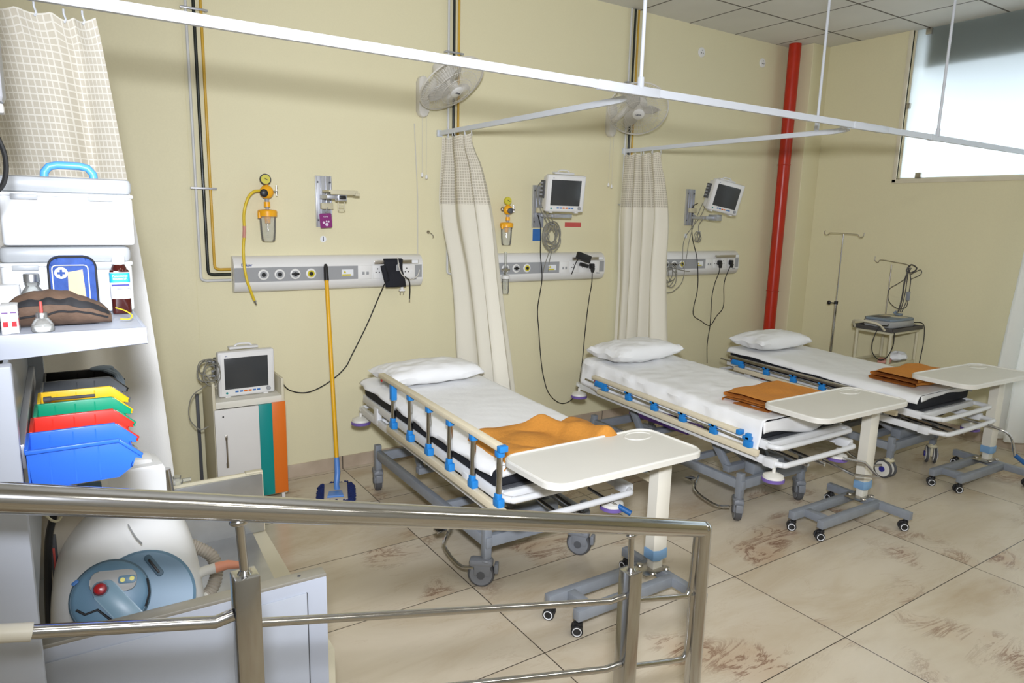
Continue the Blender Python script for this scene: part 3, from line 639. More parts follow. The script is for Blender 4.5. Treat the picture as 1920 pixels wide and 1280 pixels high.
coil('tangle of grey leads on the third wall unit beside the second curtain', (3.985, -.13, 1.30), .095, 5, extra=(
    [(4.03, -.13, 1.38), (4.11, -.13, 1.40), (4.17, -.12, 1.33), (4.14, -.12, 1.22), (4.04, -.12, 1.15), (3.96, -.12, 1.14)],
    [(4.02, -.13, 1.36), (4.16, -.14, 1.335), (4.23, -.13, 1.33)],
    [(4.16, -.10, 1.40), (4.19, -.07, 1.6), (4.29, -.06, 1.72), (4.34, -.12, 1.84), (4.34, -.20, 2.02)],
    [(4.20, -.10, 1.38), (4.26, -.07, 1.6), (4.32, -.07, 1.78), (4.35, -.12, 1.95)]), seedv=8, depth=.06)
coil('loops of grey sensor cable hanging off the left side of the cabinet monitor', (.075, -.30, .855), .07, 5, extra=(
    [(.06, -.30, .78), (-.03, -.31, .72), (-.05, -.31, .60), (.0, -.31, .52), (.05, -.31, .53)],
    [(.12, -.31, .88), (.10, -.33, .93), (.02, -.32, .92), (.01, -.32, .82), (.10, -.33, .80)]), seedv=11, depth=.09)

# ------------------------------------------------------------------ power cords
def cord(label, pts, r=.004, m='cord_black', name='hanging_cable', cat='cable'):
    o = recentre(G().tube(catmull(pts, 8), r, 8).build(name, m)); tag(o, label, cat); return o
def corded(label, pts, loc, plugs, r=.004):
    t = thing('hanging_cable', label, 'cable', loc)
    for p in pts: G().tube(catmull(p, 8), r, 8).build('cord', 'cord_black', t)
    for (x, y, z) in plugs:
        G().box((x, y-.012, z), (.040, .035, .045), .008).prism([(-.018, 0), (.018, 0), (.008, -.035), (-.008, -.035)], .02, Matrix.Translation((x, y-.018, z-.015)) @ Matrix.Rotation(PI/2, 4, 'X') @ Matrix.Translation((0, 0, -.005))).build('plug', 'black', t)
    return t
corded('black power cord dropping from the middle monitor in a long loop to an adapter plug', [
    [(2.552, -.06, 1.80), (2.560, -.09, 1.70), (2.566, -.09, 1.50), (2.588, -.09, 1.30), (2.598, -.03, 1.06), (2.617, -.03, .87), (2.635, -.03, .72), (2.672, -.03, .51), (2.746, -.03, .325), (2.891, -.03, .225), (3.033, -.03, .285), (3.075, -.03, .47), (3.085, -.04, .66), (3.087, -.05, .84), (3.094, -.07, 1.09), (3.094, -.10, 1.25), (3.085, -.11, 1.36)]],
    (2.6, -.03, .22), [(3.082, -.095, 1.395)])
t = thing('power_adapter', 'black power adapter block wedged on the rail of the middle wall unit', 'adapter', (2.95, -.13, 1.40))
R_ = Matrix.Rotation(-.25, 4, 'Y').to_4x4()
G().box((2.955, -.150, 1.472), (.135, .04, .060), .006, rot=Matrix.Rotation(.30, 4, 'Y')).build('adapter_block', 'black', t)
G().box((3.00, -.105, 1.405), (.085, .03, .03), .006, rot=Matrix.Rotation(.25, 4, 'Y')).build('adapter_plug', 'black', t)
G().tube(catmull([(2.91, -.15, 1.47), (2.885, -.14, 1.43), (2.872, -.12, 1.36), (2.868, -.11, 1.335)], 6), .004, 8).build('adapter_lead', 'cord_black', t)
corded('black cord curving low from the farthest monitor to the socket nearest the red pipe', [
    [(4.35, -.06, 1.945), (4.30, -.05, 1.91), (4.30, -.05, 1.80), (4.321, -.05, 1.633), (4.350, -.095, 1.45), (4.385, -.095, 1.27), (4.439, -.05, 1.126), (4.404, -.05, .918), (4.52, -.05, .84), (4.654, -.05, .785), (4.74, -.05, .87), (4.831, -.05, .966), (4.803, -.06, 1.197), (4.825, -.095, 1.353), (4.826, -.11, 1.37)]], (4.6, -.05, .78), [(4.828, -.09, 1.398)])
corded('black cord running straight down from the socket beside it to behind the last bed', [
    [(4.660, -.11, 1.37), (4.665, -.10, 1.30), (4.67, -.06, 1.202), (4.665, -.04, 1.06), (4.675, -.035, .787), (4.66, -.03, .60), (4.68, -.03, .40)]], (4.67, -.03, .40), [(4.664, -.09, 1.398)])
cord('black cord sagging along the wall from the cuff rail to the cabinet monitor', [(1.245, -.11, 1.31), (1.22, -.05, 1.20), (1.14, -.04, 1.02), (1.04, -.03, .83), (.98, -.03, .73), (.86, -.03, .64), (.72, -.03, .59), (.60, -.03, .62), (.52, -.10, .72), (.46, -.19, .79), (.437, -.235, .80)])

# ------------------------------------------------------------------ blood pressure cuff on the first rail
t = thing('pressure_cuff', 'dark navy blood pressure cuff draped over the rail of the leftmost wall unit', 'cuff', (1.31, -.13, 1.29))
def cuff(u, v):
    a = v*1.0; x = 1.235+.135*u + .03*max(0, v-.4)*(u+.4); z = 1.477 - .188*v; y = -.132 - .008*math.sin(u*PI) - .006*math.sin(v*7+u*3)
    return Vector((x, y, z))
G().grid(cuff, 10, 14).build('cuff_front', 'black_cloth', t, thick=.008)
G().grid(lambda u, v: Vector((1.245+.12*u, -.108, 1.477-.06*v)), 4, 4).b2((1.24, -.132, 1.472), (1.368, -.106, 1.481), .002).build('cuff_fold', 'black_cloth', t, thick=.004)
G().grid(lambda u, v: Vector((1.206+.035*u+.028*v, -.136-.01*math.sin(u*PI), 1.435-.11*v+.01*u)), 4, 8).build('cuff_strap', 'black_cloth', t, thick=.008)
G().b2((1.318, -.1425, 1.40), (1.342, -.1405, 1.455)).build('cuff_label', 'strip_grey', t)
G().tube(catmull([(1.335, -.125, 1.488), (1.33, -.147, 1.47), (1.335, -.148, 1.43), (1.355, -.148, 1.38), (1.39, -.14, 1.35), (1.42, -.12, 1.34), (1.46, -.10, 1.335), (1.5, -.098, 1.36), (1.515, -.098, 1.40)], 6), .004, 8).build('pale_tube', 'cord_white', t)
G().tube(catmull([(1.38, -.145, 1.36), (1.415, -.14, 1.33), (1.43, -.12, 1.27), (1.432, -.11, 1.20)], 6), .0045, 8).build('dark_tube', 'cord_black', t)
G().cyl((1.432, -.11, 1.20), (1.432, -.11, 1.18), .004).build('tube_end', 'rod', t)
t = thing('white_plug', 'small white two-pin plug dangling below the navy cuff', 'plug', (1.375, -.11, 1.235))
G().b2((1.355, -.12, 1.255), (1.395, -.095, 1.268), .004).box((1.375, -.108, 1.275), (.02, .02, .03), .006).build('plug_body', 'socket', t)
G().cyl((1.363, -.108, 1.256), (1.363, -.108, 1.235), .003).cyl((1.387, -.108, 1.256), (1.387, -.108, 1.235), .003).build('plug_pins', 'rod', t)
G().tube([(1.375, -.108, 1.285), (1.372, -.11, 1.31), (1.37, -.12, 1.33)], .003, 6).build('plug_lead', 'cord_white', t)

# ------------------------------------------------------------------ suction regulators
def regulator(x, zt, label, small):
    s = .88 if small else 1.0; y = -.075
    t = thing('suction_regulator', label, 'suction jar', (x, 0, zt-.40*s), group='wall suction jars')
    z = zt
    G().cyl((x, -.001, z-.105*s), (x, y+.01, z-.105*s), .012).cyl((x, -.001, z-.105*s), (x, -.006, z-.105*s), .02).build('wall_stem', 'rod', t)
    o = G().lathe([(.012*s, 0), (.033*s, .002), (.034*s, .018), (.031*s, .024)], (x-.004, y+.01, z-.035*s), (-.1, -1, 0)).build('gauge', 'black' if not small else 'gauge_face', t)
    G().lathe([(.028*s, .0235), (.027*s, .0255)], (x-.004, y+.01, z-.035*s), (-.1, -1, 0)).build('gauge_face', 'gauge_face', o)
    G().beam((x-.014, y-.018, z-.028*s), (x+.006, y-.018, z-.040*s), .003, .003).build('gauge_needle', 'ink', o)
    G().sphere((x, y, z-.110*s), .042*s, (1, .75, 1), 20).cyl((x, y, z-.07*s), (x, y, z-.055*s), .012).build('regulator_body', 'yellow_plastic', t)
    G().lathe([(.022*s, 0), (.024*s, .022), (.018*s, .026)], (x-(.022 if not small else 0), y-.022, z-.118*s), (-.2, -1, 0)).build('control_knob', 'black' if not small else 'grey_dark', t)
    G().cyl((x+.03*s, y, z-.105*s), (x+.065*s, y, z-.108*s), .007).cyl((x+.06*s, y, z-.07*s), (x+.06*s, y, z-.13*s), .005).build('outlet_fitting', 'chrome', t)
    if small: G().cyl((x-.03*s, y, z-.10*s), (x-.06*s, y, z-.097*s), .005).build('inlet_fitting', 'chrome', t)
    G().cyl((x, y, z-.15*s), (x, y, z-.175*s), .013*s).cyl((x, y, z-.20*s), (x, y, z-.225*s), .010*s).build('neck_connector', 'strip_grey', t)
    G().cyl((x, y, z-.170*s), (x, y, z-.20*s), .019*s).build('neck_collar', 'yellow_plastic', t)
    jx = x+(.0 if not small else -.01)
    o = G().lathe([(.02, 0), (.052*s, -.004), (.058*s, -.012), (.057*s, -.042*s), (.050*s, -.044*s)], (jx, y, z-.215*s)).build('jar_lid', 'yellow_plastic', t)
    G().cyl((jx, y, z-.25*s), (jx, y, z-.30*s), .020*s, .016*s).cyl((jx-.05*s, y-.012, z-.235*s), (jx-.05*s, y-.012, z-.27*s), .012*s).build('lid_float', 'yellow_plastic', o)
    zj = z-.255*s
    G().lathe([(.049*s, 0), (.046*s, -.09*s), (.041*s, -.145*s), (.034*s, -.155*s), (.001, -.155*s)], (jx, y, zj)).build('jar', 'clear', t)
    g = G()
    for k in range(11): g.b2((jx-.022*s, y-.050*s+.0006*k, zj-.02*s-.011*s*k), (jx-.001*s-(.008 if k % 2 else 0), y-.0485*s+.0006*k, zj-.0185*s-.011*s*k))
    g.build('jar_graduations', 'strip_grey', t)
    return t
r1 = regulator(.492, 2.008, 'yellow suction regulator and jar with a long yellow hose, left of the empty bracket', False)
hp = catmull([(.452, -.085, 1.904), (.41, -.09, 1.895), (.375, -.09, 1.853), (.350, -.09, 1.765), (.348, -.09, 1.654), (.338, -.09, 1.565), (.336, -.10, 1.45), (.345, -.115, 1.36), (.360, -.11, 1.312), (.382, -.095, 1.250), (.388, -.09, 1.235)], 8)
G().tube(hp, .0085, 10).build('suction_hose', 'yellow_hose', r1, label='long yellow rubber hose')
G().tube([(.3485, -.09, 1.69), (.3475, -.09, 1.66), (.344, -.09, 1.62)], .0098, 10).build('hose_tape', 'pink', r1)
G().cyl((.388, -.09, 1.238), (.400, -.088, 1.208), .006).cyl((.391, -.09, 1.232), (.394, -.09, 1.222), .009).build('hose_nozzle', 'chrome', r1)
r2 = regulator(2.262, 1.93, 'yellow suction regulator and jar between the first curtain and the middle monitor', True)
t = thing('flowmeter', 'clear oxygen flowmeter with a small humidifier bottle on the middle wall unit', 'flowmeter', (2.23, -.12, 1.195))
G().cyl((2.225, -.115, 1.52), (2.225, -.115, 1.37), .010).build('flow_tube', 'clear', t)
G().cyl((2.225, -.085, 1.385), (2.225, -.125, 1.385), .014).cyl((2.19, -.115, 1.385), (2.26, -.115, 1.385), .009).cyl((2.225, -.115, 1.37), (2.225, -.115, 1.345), .012).build('valve_body', 'chrome', t)
G().lathe([(.02, 0), (.030, -.004), (.030, -.028), (.024, -.03)], (2.228, -.115, 1.345)).build('bottle_cap', 'white_plastic', t)
G().lathe([(.026, 0), (.027, -.10), (.022, -.112), (.001, -.112)], (2.228, -.115, 1.315)).cyl((2.228, -.115, 1.31), (2.228, -.115, 1.235), .006).build('bottle', 'clear', t)
t = thing('rail_clamp', 'small steel clamp on top of the middle wall unit next to the first curtain', 'clamp', (2.10, -.05, 1.50))
G().b2((2.02, -.07, 1.508), (2.12, -.045, 1.522), .002).box((2.10, -.06, 1.528), (.03, .03, .02), .003).build('clamp_body', 'rod', t)

# ------------------------------------------------------------------ curtain tracks
ZT = 2.35; YT = -2.13
def flat_bar(pts, wd=.020, ht=.034):
    """a flat rectangular track swept along a level path"""
    g = G(); pts = [Vector(p) for p in pts]; rows = []
    for i, p in enumerate(pts):
        t_ = (pts[min(i+1, len(pts)-1)]-pts[max(i-1, 0)]).normalized(); n = Vector((-t_.y, t_.x, 0))
        rows.append([g.bm.verts.new(p+n*a+Vector((0, 0, b_))) for a, b_ in ((-wd/2, -ht/2), (wd/2, -ht/2), (wd/2, ht/2), (-wd/2, ht/2))])
    for A, B in zip(rows, rows[1:]):
        for k in range(4): g.bm.faces.new((A[k], A[(k+1) % 4], B[(k+1) % 4], B[k]))
    g.bm.faces.new(rows[0][::-1]); g.bm.faces.new(rows[-1]); return g
t = thing('curtain_track', 'long white ceiling-hung curtain track crossing in front of all the beds', 'curtain rail', (2.0, YT, ZT))
flat_bar([(XL+.02, YT+.02, ZT), (1.5, YT-.005, ZT), (XR-.01, YT-.045, ZT)]).build('track_bar', 'track', t, smooth=False)
for x in (1.45, 3.34, 3.99+.05):
    yy = YT-.005-.04*max(0, (x-1.5))/4.3
    G().box((x+.10, yy, ZT), (.36 if x < 3.9 else .05, .026, .040), .003).build('joint_sleeve', 'track', t)
for (x, yy) in ((1.615, YT-.008), (4.20, YT-.035), (-.9, YT+.01)):
    o = G().cyl((x, yy, ZT+.02), (x, yy, H-.001), .0085, seg=12).build('hanger_rod', 'track', t)
    G().box((x, yy, ZT+.035), (.022, .022, .05), .004).build('hanger_socket', 'track', o)
def branch(x, label, hy=None):
    t = thing('side_track', label, 'curtain rail', (x, -.02, ZT), group='side curtain tracks'); pts = [(x, -.012, ZT), (x, YT+.26, ZT)]
    for k in range(1, 9):
        a = k/8*PI/2; pts.append((x-.24+.24*math.cos(a), YT+.26-.24*math.sin(a), ZT))
    flat_bar(pts, .018, .030).build('track_bar', 'track', t, smooth=False)
    G().box((x, -.012, ZT), (.04, .022, .045), .004).build('wall_bracket', 'track', t)
    if hy is not None:
        o = G().cyl((x, hy, ZT+.015), (x, hy, H-.001), .0085, seg=12).build('hanger_rod', 'track', t)
        G().box((x, hy, ZT+.04), (.02, .024, .07), .004).build('hanger_socket', 'track', o)
branch(1.712, 'white curved side track from the wall beside the first fan to the long track')
branch(3.462, 'white curved side track from the wall below the second fan, hung by a rod', -1.79)

# ------------------------------------------------------------------ curtains
def curtain(name_label, pathtop, pathbot, n, amp, ztop, zsplit, zbot, mats, loc, ampb=None, hooks=8, seed=0, mid=None, group='ward curtains'):
    """pathtop / pathbot: two plan points each; folds wave along the normal"""
    rnd = random.Random(seed); ph = [rnd.uniform(0, 6) for _ in range(4)]; ampb = ampb or amp
    (ax, ay), (bx, by) = pathtop; (cx_, cy_), (dx_, dy_) = pathbot
    def P(u, v):
        s_ = v**.8
        x0 = ax+(bx-ax)*u; y0 = ay+(by-ay)*u; x1 = cx_+(dx_-cx_)*u; y1 = cy_+(dy_-cy_)*u
        x = x0*(1-s_)+x1*s_; y = y0*(1-s_)+y1*s_
        if mid:
            (mx_, my_), (ox, oy) = mid; b_ = math.sin(PI*min(1, v/.48))*(1 if v < .24 else 1) if v < .48 else 0
            b_ = math.exp(-((v-.26)/.17)**2); x += (mx_*(1-u)+ox*u)*b_; y += (my_*(1-u)+oy*u)*b_
            if v < .1: x = x*(v/.1)+x0*(1-v/.1); y = y*(v/.1)+y0*(1-v/.1)
        tx, ty = (bx-ax), (by-ay); L_ = math.hypot(tx, ty); nx, ny = -ty/L_, tx/L_
        uu = u + .035*math.sin(u*9+ph[0])+.02*math.sin(v*3+ph[1]+u*5)
        A = (amp*(1-v)+ampb*v)
        wv = math.sin(2*PI*n*uu+ph[2]) + .35*math.sin(2*PI*n*.5*uu+ph[3]+v*1.2)+.18*math.sin(2*PI*n*2.1*uu+v*2)
        d = A*wv*(.55+.45*min(1, v*6)); k = .3*A*math.cos(2*PI*n*uu+ph[2])
        z = ztop+(zbot-ztop)*v - (.012*abs(math.sin(PI*hooks*u)) if v < .03 else 0)
        return Vector((x+nx*d+tx/L_*k, y+ny*d+ty/L_*k, z))
    # arc length for the weave
    nu = max(60, int(n*22)); arc = [0]
    for i in range(nu): arc.append(arc[-1]+(P((i+1)/nu, .5)-P(i/nu, .5)).length)
    vs = (zsplit-ztop)/(zbot-ztop)
    t = thing('curtain', name_label, 'curtain', loc, group=group)
    g = G(); nv1 = max(6, int(vs*46))
    def uvf(v0, v1): return lambda u, v: (arc[min(nu, int(round(u*nu)))], (v0+(v1-v0)*v)*(ztop-zbot))
    g.grid(lambda u, v: P(u, v*vs), nu, nv1, uvf(0, vs)); g.build('net_header', mats[0], t, label='open net weave header')
    g = G(); g.grid(lambda u, v: P(u, vs+v*(1-vs)), nu, 46-nv1+6, uvf(vs, 1)); g.build('curtain_cloth', mats[1], t)
    g = G(); g.grid(lambda u, v: P(u, vs+(v-.5)*.012)+Vector((0, 0, 0)), nu, 1); g.build('seam_band', mats[1], t) if False else g.bm.free()
    for k in range(hooks):
        p = P((k+.5)/hooks, 0.0)
        G().tube([(p.x, p.y, ZT-.018), (p.x, p.y, ZT-.03), (p.x+.004, p.y, ZT-.045), (p.x, p.y, ZT-.055)], .0028, 6).build('curtain_hook', 'track', t)
    return t
curtain('wide cream curtain with a net header at the left edge behind the pale storage boxes', ((-1.75, YT+.03), (-.455, YT+.03)), ((-1.75, -1.47), (-.262, -1.47)), 7.5, .042, 2.315, 1.862, .30, ('net', 'curtain_pale'), (-1.0, YT+.03, .3), ampb=.045, hooks=20, seed=4)
curtain('gathered cream curtain hanging beside the nearest bed at the first fan', ((1.700, -.08), (1.708, -.50)), ((1.755, -.25), (1.86, -.95)), 3.5, .035, 2.318, 1.860, .36, ('net_fine', 'curtain'), (1.73, -.4, .36), ampb=.050, hooks=7, seed=2, mid=((-.035, .09), (.0, -.045)))
curtain('gathered cream curtain hanging behind the middle bed below the second fan', ((3.41, -.055), (3.458, -.46)), ((3.375, -.055), (3.50, -.64)), 4.5, .035, 2.318, 1.880, .36, ('net_fine', 'curtain'), (3.47, -.3, .36), ampb=.045, hooks=8, seed=9, mid=((-.02, 0.01), (0, -.05)))
curtain('white curtain at the right edge of the room beside the farthest overbed table', ((5.70, -2.18), (5.58, -3.3)), ((5.62, -2.14), (5.46, -3.4)), 7, .045, 2.32, 1.86, .13, ('net', 'curtain_white'), (5.62, -2.75, .13), ampb=.075, hooks=12, seed=6)

# ------------------------------------------------------------------ wall fans
def fan(x, z, label, head, direction, r=.225):
    t = thing('wall_fan', label, 'fan', (x, 0, z), group='wall fans')
    g = G(); M_ = Matrix(((1, 0, 0, x), (0, 0, -1, 0), (0, 1, 0, z), (0, 0, 0, 1)))
    g.prism(rrect(.075, .27, .036), .055, Matrix.Translation((x, -.001, z+.135)) @ Matrix.Rotation(PI/2, 4, 'X'), .012)
    g.build('wall_base', 'fan_plastic', t)
    hd = Vector(head); d = Vector(direction).normalized()
    G().tube(catmull([(x, -.05, z+.12), (x+.01, -.10, z+.15), tuple(hd-d*.14)], 5), .024, 12).build('neck', 'fan_plastic', t)
    G().lathe([(.03, -.17), (.062, -.155), (.075, -.11), (.075, -.05), (.05, -.035), (.03, -.02)], hd, d).build('motor_housing', 'fan_plastic', t)
    n = d.orthogonal().normalized(); n = (Vector((0, 0, 1))-d*d.z).normalized(); b_ = d.cross(n)
    def cage(name, prof, wires):
        g = G()
        for k in range(wires):
            a = 2*PI*k/wires; e = n*math.cos(a)+b_*math.sin(a)
            g.tube([hd+e*rr+d*hh for rr, hh in prof], .0011, 4, cap=False)
        return g
    prof_f = [(.045, .075), (.10, .070), (.16, .052), (r, .012)]; prof_b = [(.05, -.045), (.12, -.045), (.17, -.030), (r, .0)]
    f = cage('f', prof_f, 72)
    for rr, hh in ((.11, .068), (.16, .052)): f.tube([hd+(n*math.cos(a)+b_*math.sin(a))*rr+d*hh for a in [2*PI*k/32 for k in range(32)]], .0015, 4, closed=True)
    f.build('front_grille', 'fan_plastic', t)
    cage('b', prof_b, 60).build('rear_grille', 'fan_plastic', t)
    G().tube([hd+(n*math.cos(a)+b_*math.sin(a))*r+d*.006 for a in [2*PI*k/48 for k in range(48)]], .006, 8, closed=True).build('rim', 'fan_plastic', t)
    G().lathe([(.046, .070), (.046, .078), (.038, .084), (.005, .086)], hd, d).build('badge', 'white_plastic', t)
    hub = G().lathe([(.034, -.01), (.036, .045), (.028, .058), (.005, .06)], hd, d).build('hub', 'fan_plastic', t)
    for k in range(3):
        a0 = k*2*PI/3+.5; g = G()
        def bl(u, v, a0=a0):
            rr = .03+.15*u; wid = .55*(math.sin(u*PI*.85+.35))/max(.35, rr/.12); a = a0+(v-.5)*wid*1.6; e = n*math.cos(a)+b_*math.sin(a)
            return hd+e*rr+d*(.012+(v-.5)*.035)
        g.grid(bl, 8, 8); g.build('fan_blade', 'fan_blade', t, thick=.0015)
    for dx, dz in ((-.012, -.0), (.022, -.012)):
        o = G().cyl((x+dx, -.045, z+.01), (x+dx, -.045, z-.385+dz), .0012, seg=6).build('pull_cord', 'cord_white', t)
        G().lathe([(.004, .012), (.009, 0), (.009, -.016), (.003, -.02)], (x+dx, -.045, z-.385+dz), (0, 0, 1), 12).build('cord_knob', 'white_plastic', o)
    # badge lettering
    zz = d; xx = Vector((0, 0, 1)).cross(zz).normalized(); yy = zz.cross(xx)
    M_ = Matrix((xx, yy, zz)).transposed().to_4x4(); M_ = Matrix.Translation(hd+d*.0868) @ M_
    text('badge_lettering', 'USHA', .017, M_, 'ink', t, bold=True)
    return t
fan(1.572, 2.445, 'white wall fan tipped steeply to the right, above the first curtain', (1.650, -.30, 2.640), (.26, -.60, -.84), .235)
fan(3.285, 2.452, 'white wall fan facing forward, above the second curtain', (3.33, -.29, 2.650), (-.48, -.63, -.72), .235)

# ------------------------------------------------------------------ beds
def sl(z, y, k=.038): return z + k*y           # the sleeping platform slopes up to the head
def caster(t, x, y, rz, r=.067, style=0, wheel='caster'):
    R = Matrix.Translation((x, y, 0)) @ Matrix.Rotation(rz, 4, 'Z')
    def P(a): return tuple(R @ Vector(a))
    ax = (R.to_3x3() @ Vector((1, 0, 0)))
    g = G(); off = .022
    g.cyl(P((0, 0, .130)), P((0, 0, .156)), .022).lathe([(.030, .128), (.034, .138), (.030, .146), (.012, .150)], P((0, 0, 0)), (0, 0, 1), 16)
    if style == 0:
        for s in (-1, 1): g.box(P((s*.025, off*.7, .096)), (.008, .080, .066), .004, rot=rz)
        g.box(P((0, off*.6+.010, .126)), (.064, .118, .040), .016, rot=rz)
        g.box(P((0, -.052, .100)), (.044, .020, .050), .006, rot=rz)
    else:
        g.box(P((0, off*.5, .09)), (.018, .05, .07), .005, rot=rz)
    cs = g.build('caster', 'caster_grey' if style == 0 else 'trolley_cream', t, world=False)
    offs = (0,) if style == 0 else (-.026, .026)
    for o_ in offs:
        c = Vector(P((o_, off, r))); w_ = .036 if style == 0 else .017
        G().lathe([(r-.012, -w_/2-.001), (r-.004, -w_/2), (r, -w_/4), (r, w_/4), (r-.004, w_/2), (r-.012, w_/2+.001)], c, ax, 32).build('tyre', 'tyre', cs, world=False)
        g = G().lathe([(r-.012, -w_/2-.0045), (r-.011, 0), (r-.012, w_/2+.0045)], c, ax, 32)
        g.build('wheel_disc', 'caster_grey' if style == 0 else 'table_top', cs, world=False)
        G().lathe([(.020, -w_/2-.013), (.020, w_/2+.013)], c, ax, 20).build('hub_cap', 'grey_dark' if style == 0 else 'label_navy', cs, world=False)
def bed(label, loc, rz, raised, zo=0.0, style=0, rail_dy=0.0, crz=(.9, .6)):
    """local: origin on the floor between the foot casters, +y towards the head wall"""
    t = thing('hospital_bed', label, 'bed', loc, rz, group='adjustable hospital beds')
    B = lambda g, n, m, p=t, **k: g.build(n, m, p, world=False, **k)
    xb = .305; LB = 1.36
    # base: long rails, cross bars, corner legs
    g = G()
    for s in (-1, 1):
        g.beam((s*xb, -.03, .235), (s*xb, LB+.03, .255), .034, .055, .004)
        for y, zt in ((0, .31), (LB, .315)): g.box((s*xb, y, (.150+zt)/2), (.040, .040, zt-.150), .005)
    for y in (0.0, LB): g.box((0, y, .235), (2*xb-.04, .034, .060), .004)
    g.box((0, .45, .245), (2*xb-.04, .034, .04), .004)
    B(g, 'base_frame', 'grey_metal')
    for s in (-1, 1):
        caster(t, s*xb, 0.0, crz[0 if s < 0 else 1], style=style)
        caster(t, s*xb, LB, .25*s, style=style)
    # lifting arms
    for s in (-1, 1):
        for (y0, y1) in ((.18, .42), (.95, 1.18)):
            B(G().beam((s*.19, y0, .25), (s*.19, y1, sl(.52+zo, y1)), .030, .050, .005).cyl((s*.16, y1, sl(.52+zo, y1)), (s*.23, y1, sl(.52+zo, y1)), .02), 'lift_arm', 'grey_metal')
    for yy_ in (.18, .95): B(G().box((0, yy_, .26), (.44, .05, .04), .004), 'lift_crossbar', 'grey_metal')
    B(G().box((.0, .06, .29), (.30, .07, .07), .006), 'lift_motor', 'grey_metal')
    B(G().cyl((-.05, .12, .28), (-.05, .48, .42), .022).cyl((-.05, .48, .42), (-.05, .80, sl(.52+zo, .8)), .009), 'gas_strut', 'strip_grey')
    B(G().cyl((.06, -.30, sl(.40+zo, 0)), (.06, .9, sl(.47+zo, .9)), .011).cyl((-.04, -.26, sl(.40+zo, 0)), (-.04, .9, sl(.47+zo, .9)), .011), 'crank_shaft', 'chrome')
    # foot pedal on the left
    B(G().tube(catmull([(-.33, .30, .20), (-.40, .26, .13), (-.40, .10, .09), (-.36, .02, .10)], 4), .009, 8).box((-.40, .30, .19), (.06, .05, .012), .003), 'foot_pedal', 'chrome')
    # platform
    yf, yh = -.20, 1.44
    g = G()
    for s in (-1, 1): g.beam((s*.355, yf, sl(.565+zo, yf)), (s*.355, yh, sl(.565+zo, yh)), .030, .050, .004)
    for y in (yf, .35, .85, yh): g.box((0, y, sl(.565+zo, y)), (.70, .034, .04), .004)
    for s in (-1, 1):
        g.beam((s*.36, yf-.02, sl(.475+zo, yf)), (s*.36, yh+.04, sl(.475+zo, yh)), .026, .045, .004)
        for y in (.10, 1.22): g.box((s*.36, y, sl(.515+zo, y)), (.03, .06, .10), .004)
    for y in (.10, 1.22): g.box((0, y, sl(.475+zo, y)), (.72, .04, .035), .004)
    B(g, 'platform_frame', 'white_powder')
    B(G().beam((0, yf+.03, sl(.578+zo, yf)), (0, yh-.03, sl(.578+zo, yh)), .66, .012, .002), 'mattress_deck', 'grey_dark')
    # foot bows and head bows
    def bow(z, y0, y1, xw=.36, rr=.016):
        return catmull([(-xw, y0, z), (-xw, y0+(y1-y0)*.35, z), (-xw+.02, y0+(y1-y0)*.85, z), (-xw+.09, y1, z), (xw-.09, y1, z), (xw-.02, y0+(y1-y0)*.85, z), (xw, y0+(y1-y0)*.35, z), (xw, y0, z)], 5)
    B(G().tube(bow(sl(.567+zo, yf), yf, yf-(.13 if style else .075)), .016, 12), 'foot_bow', 'white_powder')
    B(G().tube(bow(sl(.475+zo, yf), yf, yf-(.17 if style else .11)), .016, 12).box((.36, yf-.03, sl(.475+zo, yf)), (.05, .09, .05), .005).box((-.36, yf-.03, sl(.475+zo, yf)), (.05, .07, .05), .005), 'bumper_bow', 'white_powder')
    B(G().tube(bow(sl(.475+zo, yh), yh+.03, yh+.10), .014, 10), 'head_bow', 'white_powder')
    for (x, y) in ((-.375, yh+.03), (.375, yh+.03), (-.38, yf-.07) if style == 0 and not raised else (-.375, yh-.3), (.27, yf-.05)):
        if raised and y == yh-.3: continue
        z = sl(.42+zo, y); o = B(G().cyl((x, y, z), (x, y, z+.04), .010).lathe([(.018, .028), (.055, .012), (.058, -.002), (.02, -.004)], (x, y, z-.012)), 'bumper_disc', 'table_top')
        B(G().lathe([(.056, 0), (.062, -.004), (.062, -.018), (.054, -.022)], (x, y, z-.014)), 'bumper_ring', 'purple_ring', o)
    # side rails
    for s in (-1, 1):
        up = raised and s < 0; x = s*.425
        zlo = (.545 if raised else .515)+zo*.0; ztp = zlo+(.285 if up else .088)
        y0, y1 = (-.26, .90) if raised else (-.12, 1.16)
        dy = 0.0 if up else 0.0
        B_lo = (y0+rail_dy, y1+rail_dy); k = .036
        rail = B(G().beam((x, B_lo[0]-.05, sl(zlo, B_lo[0], k)), (x, B_lo[1]+.05, sl(zlo, B_lo[1], k)), .030, .036, .004), 'side_rail', 'cream_bar')
        sh = 0.0 if up else .22
        t0, t1 = (B_lo[0]+.0+sh*.4, B_lo[1]-.02+sh*.6) if not up else (B_lo[0]+.12, B_lo[1]+.44)
        if up: t0, t1 = B_lo[0]+.005, B_lo[1]+.15
        B(G().beam((x, t0, sl(ztp, t0, k)), (x, t1, sl(ztp, t1, k)), .040, .026, .006), 'rail_top_bar', 'rod' if style else 'cream_bar', rail)
        B(G().box((x, t0-.006, sl(ztp, t0, k)), (.042, .03, .028), .004), 'rail_end_cap', 'blue_plastic', rail)
        n = 6
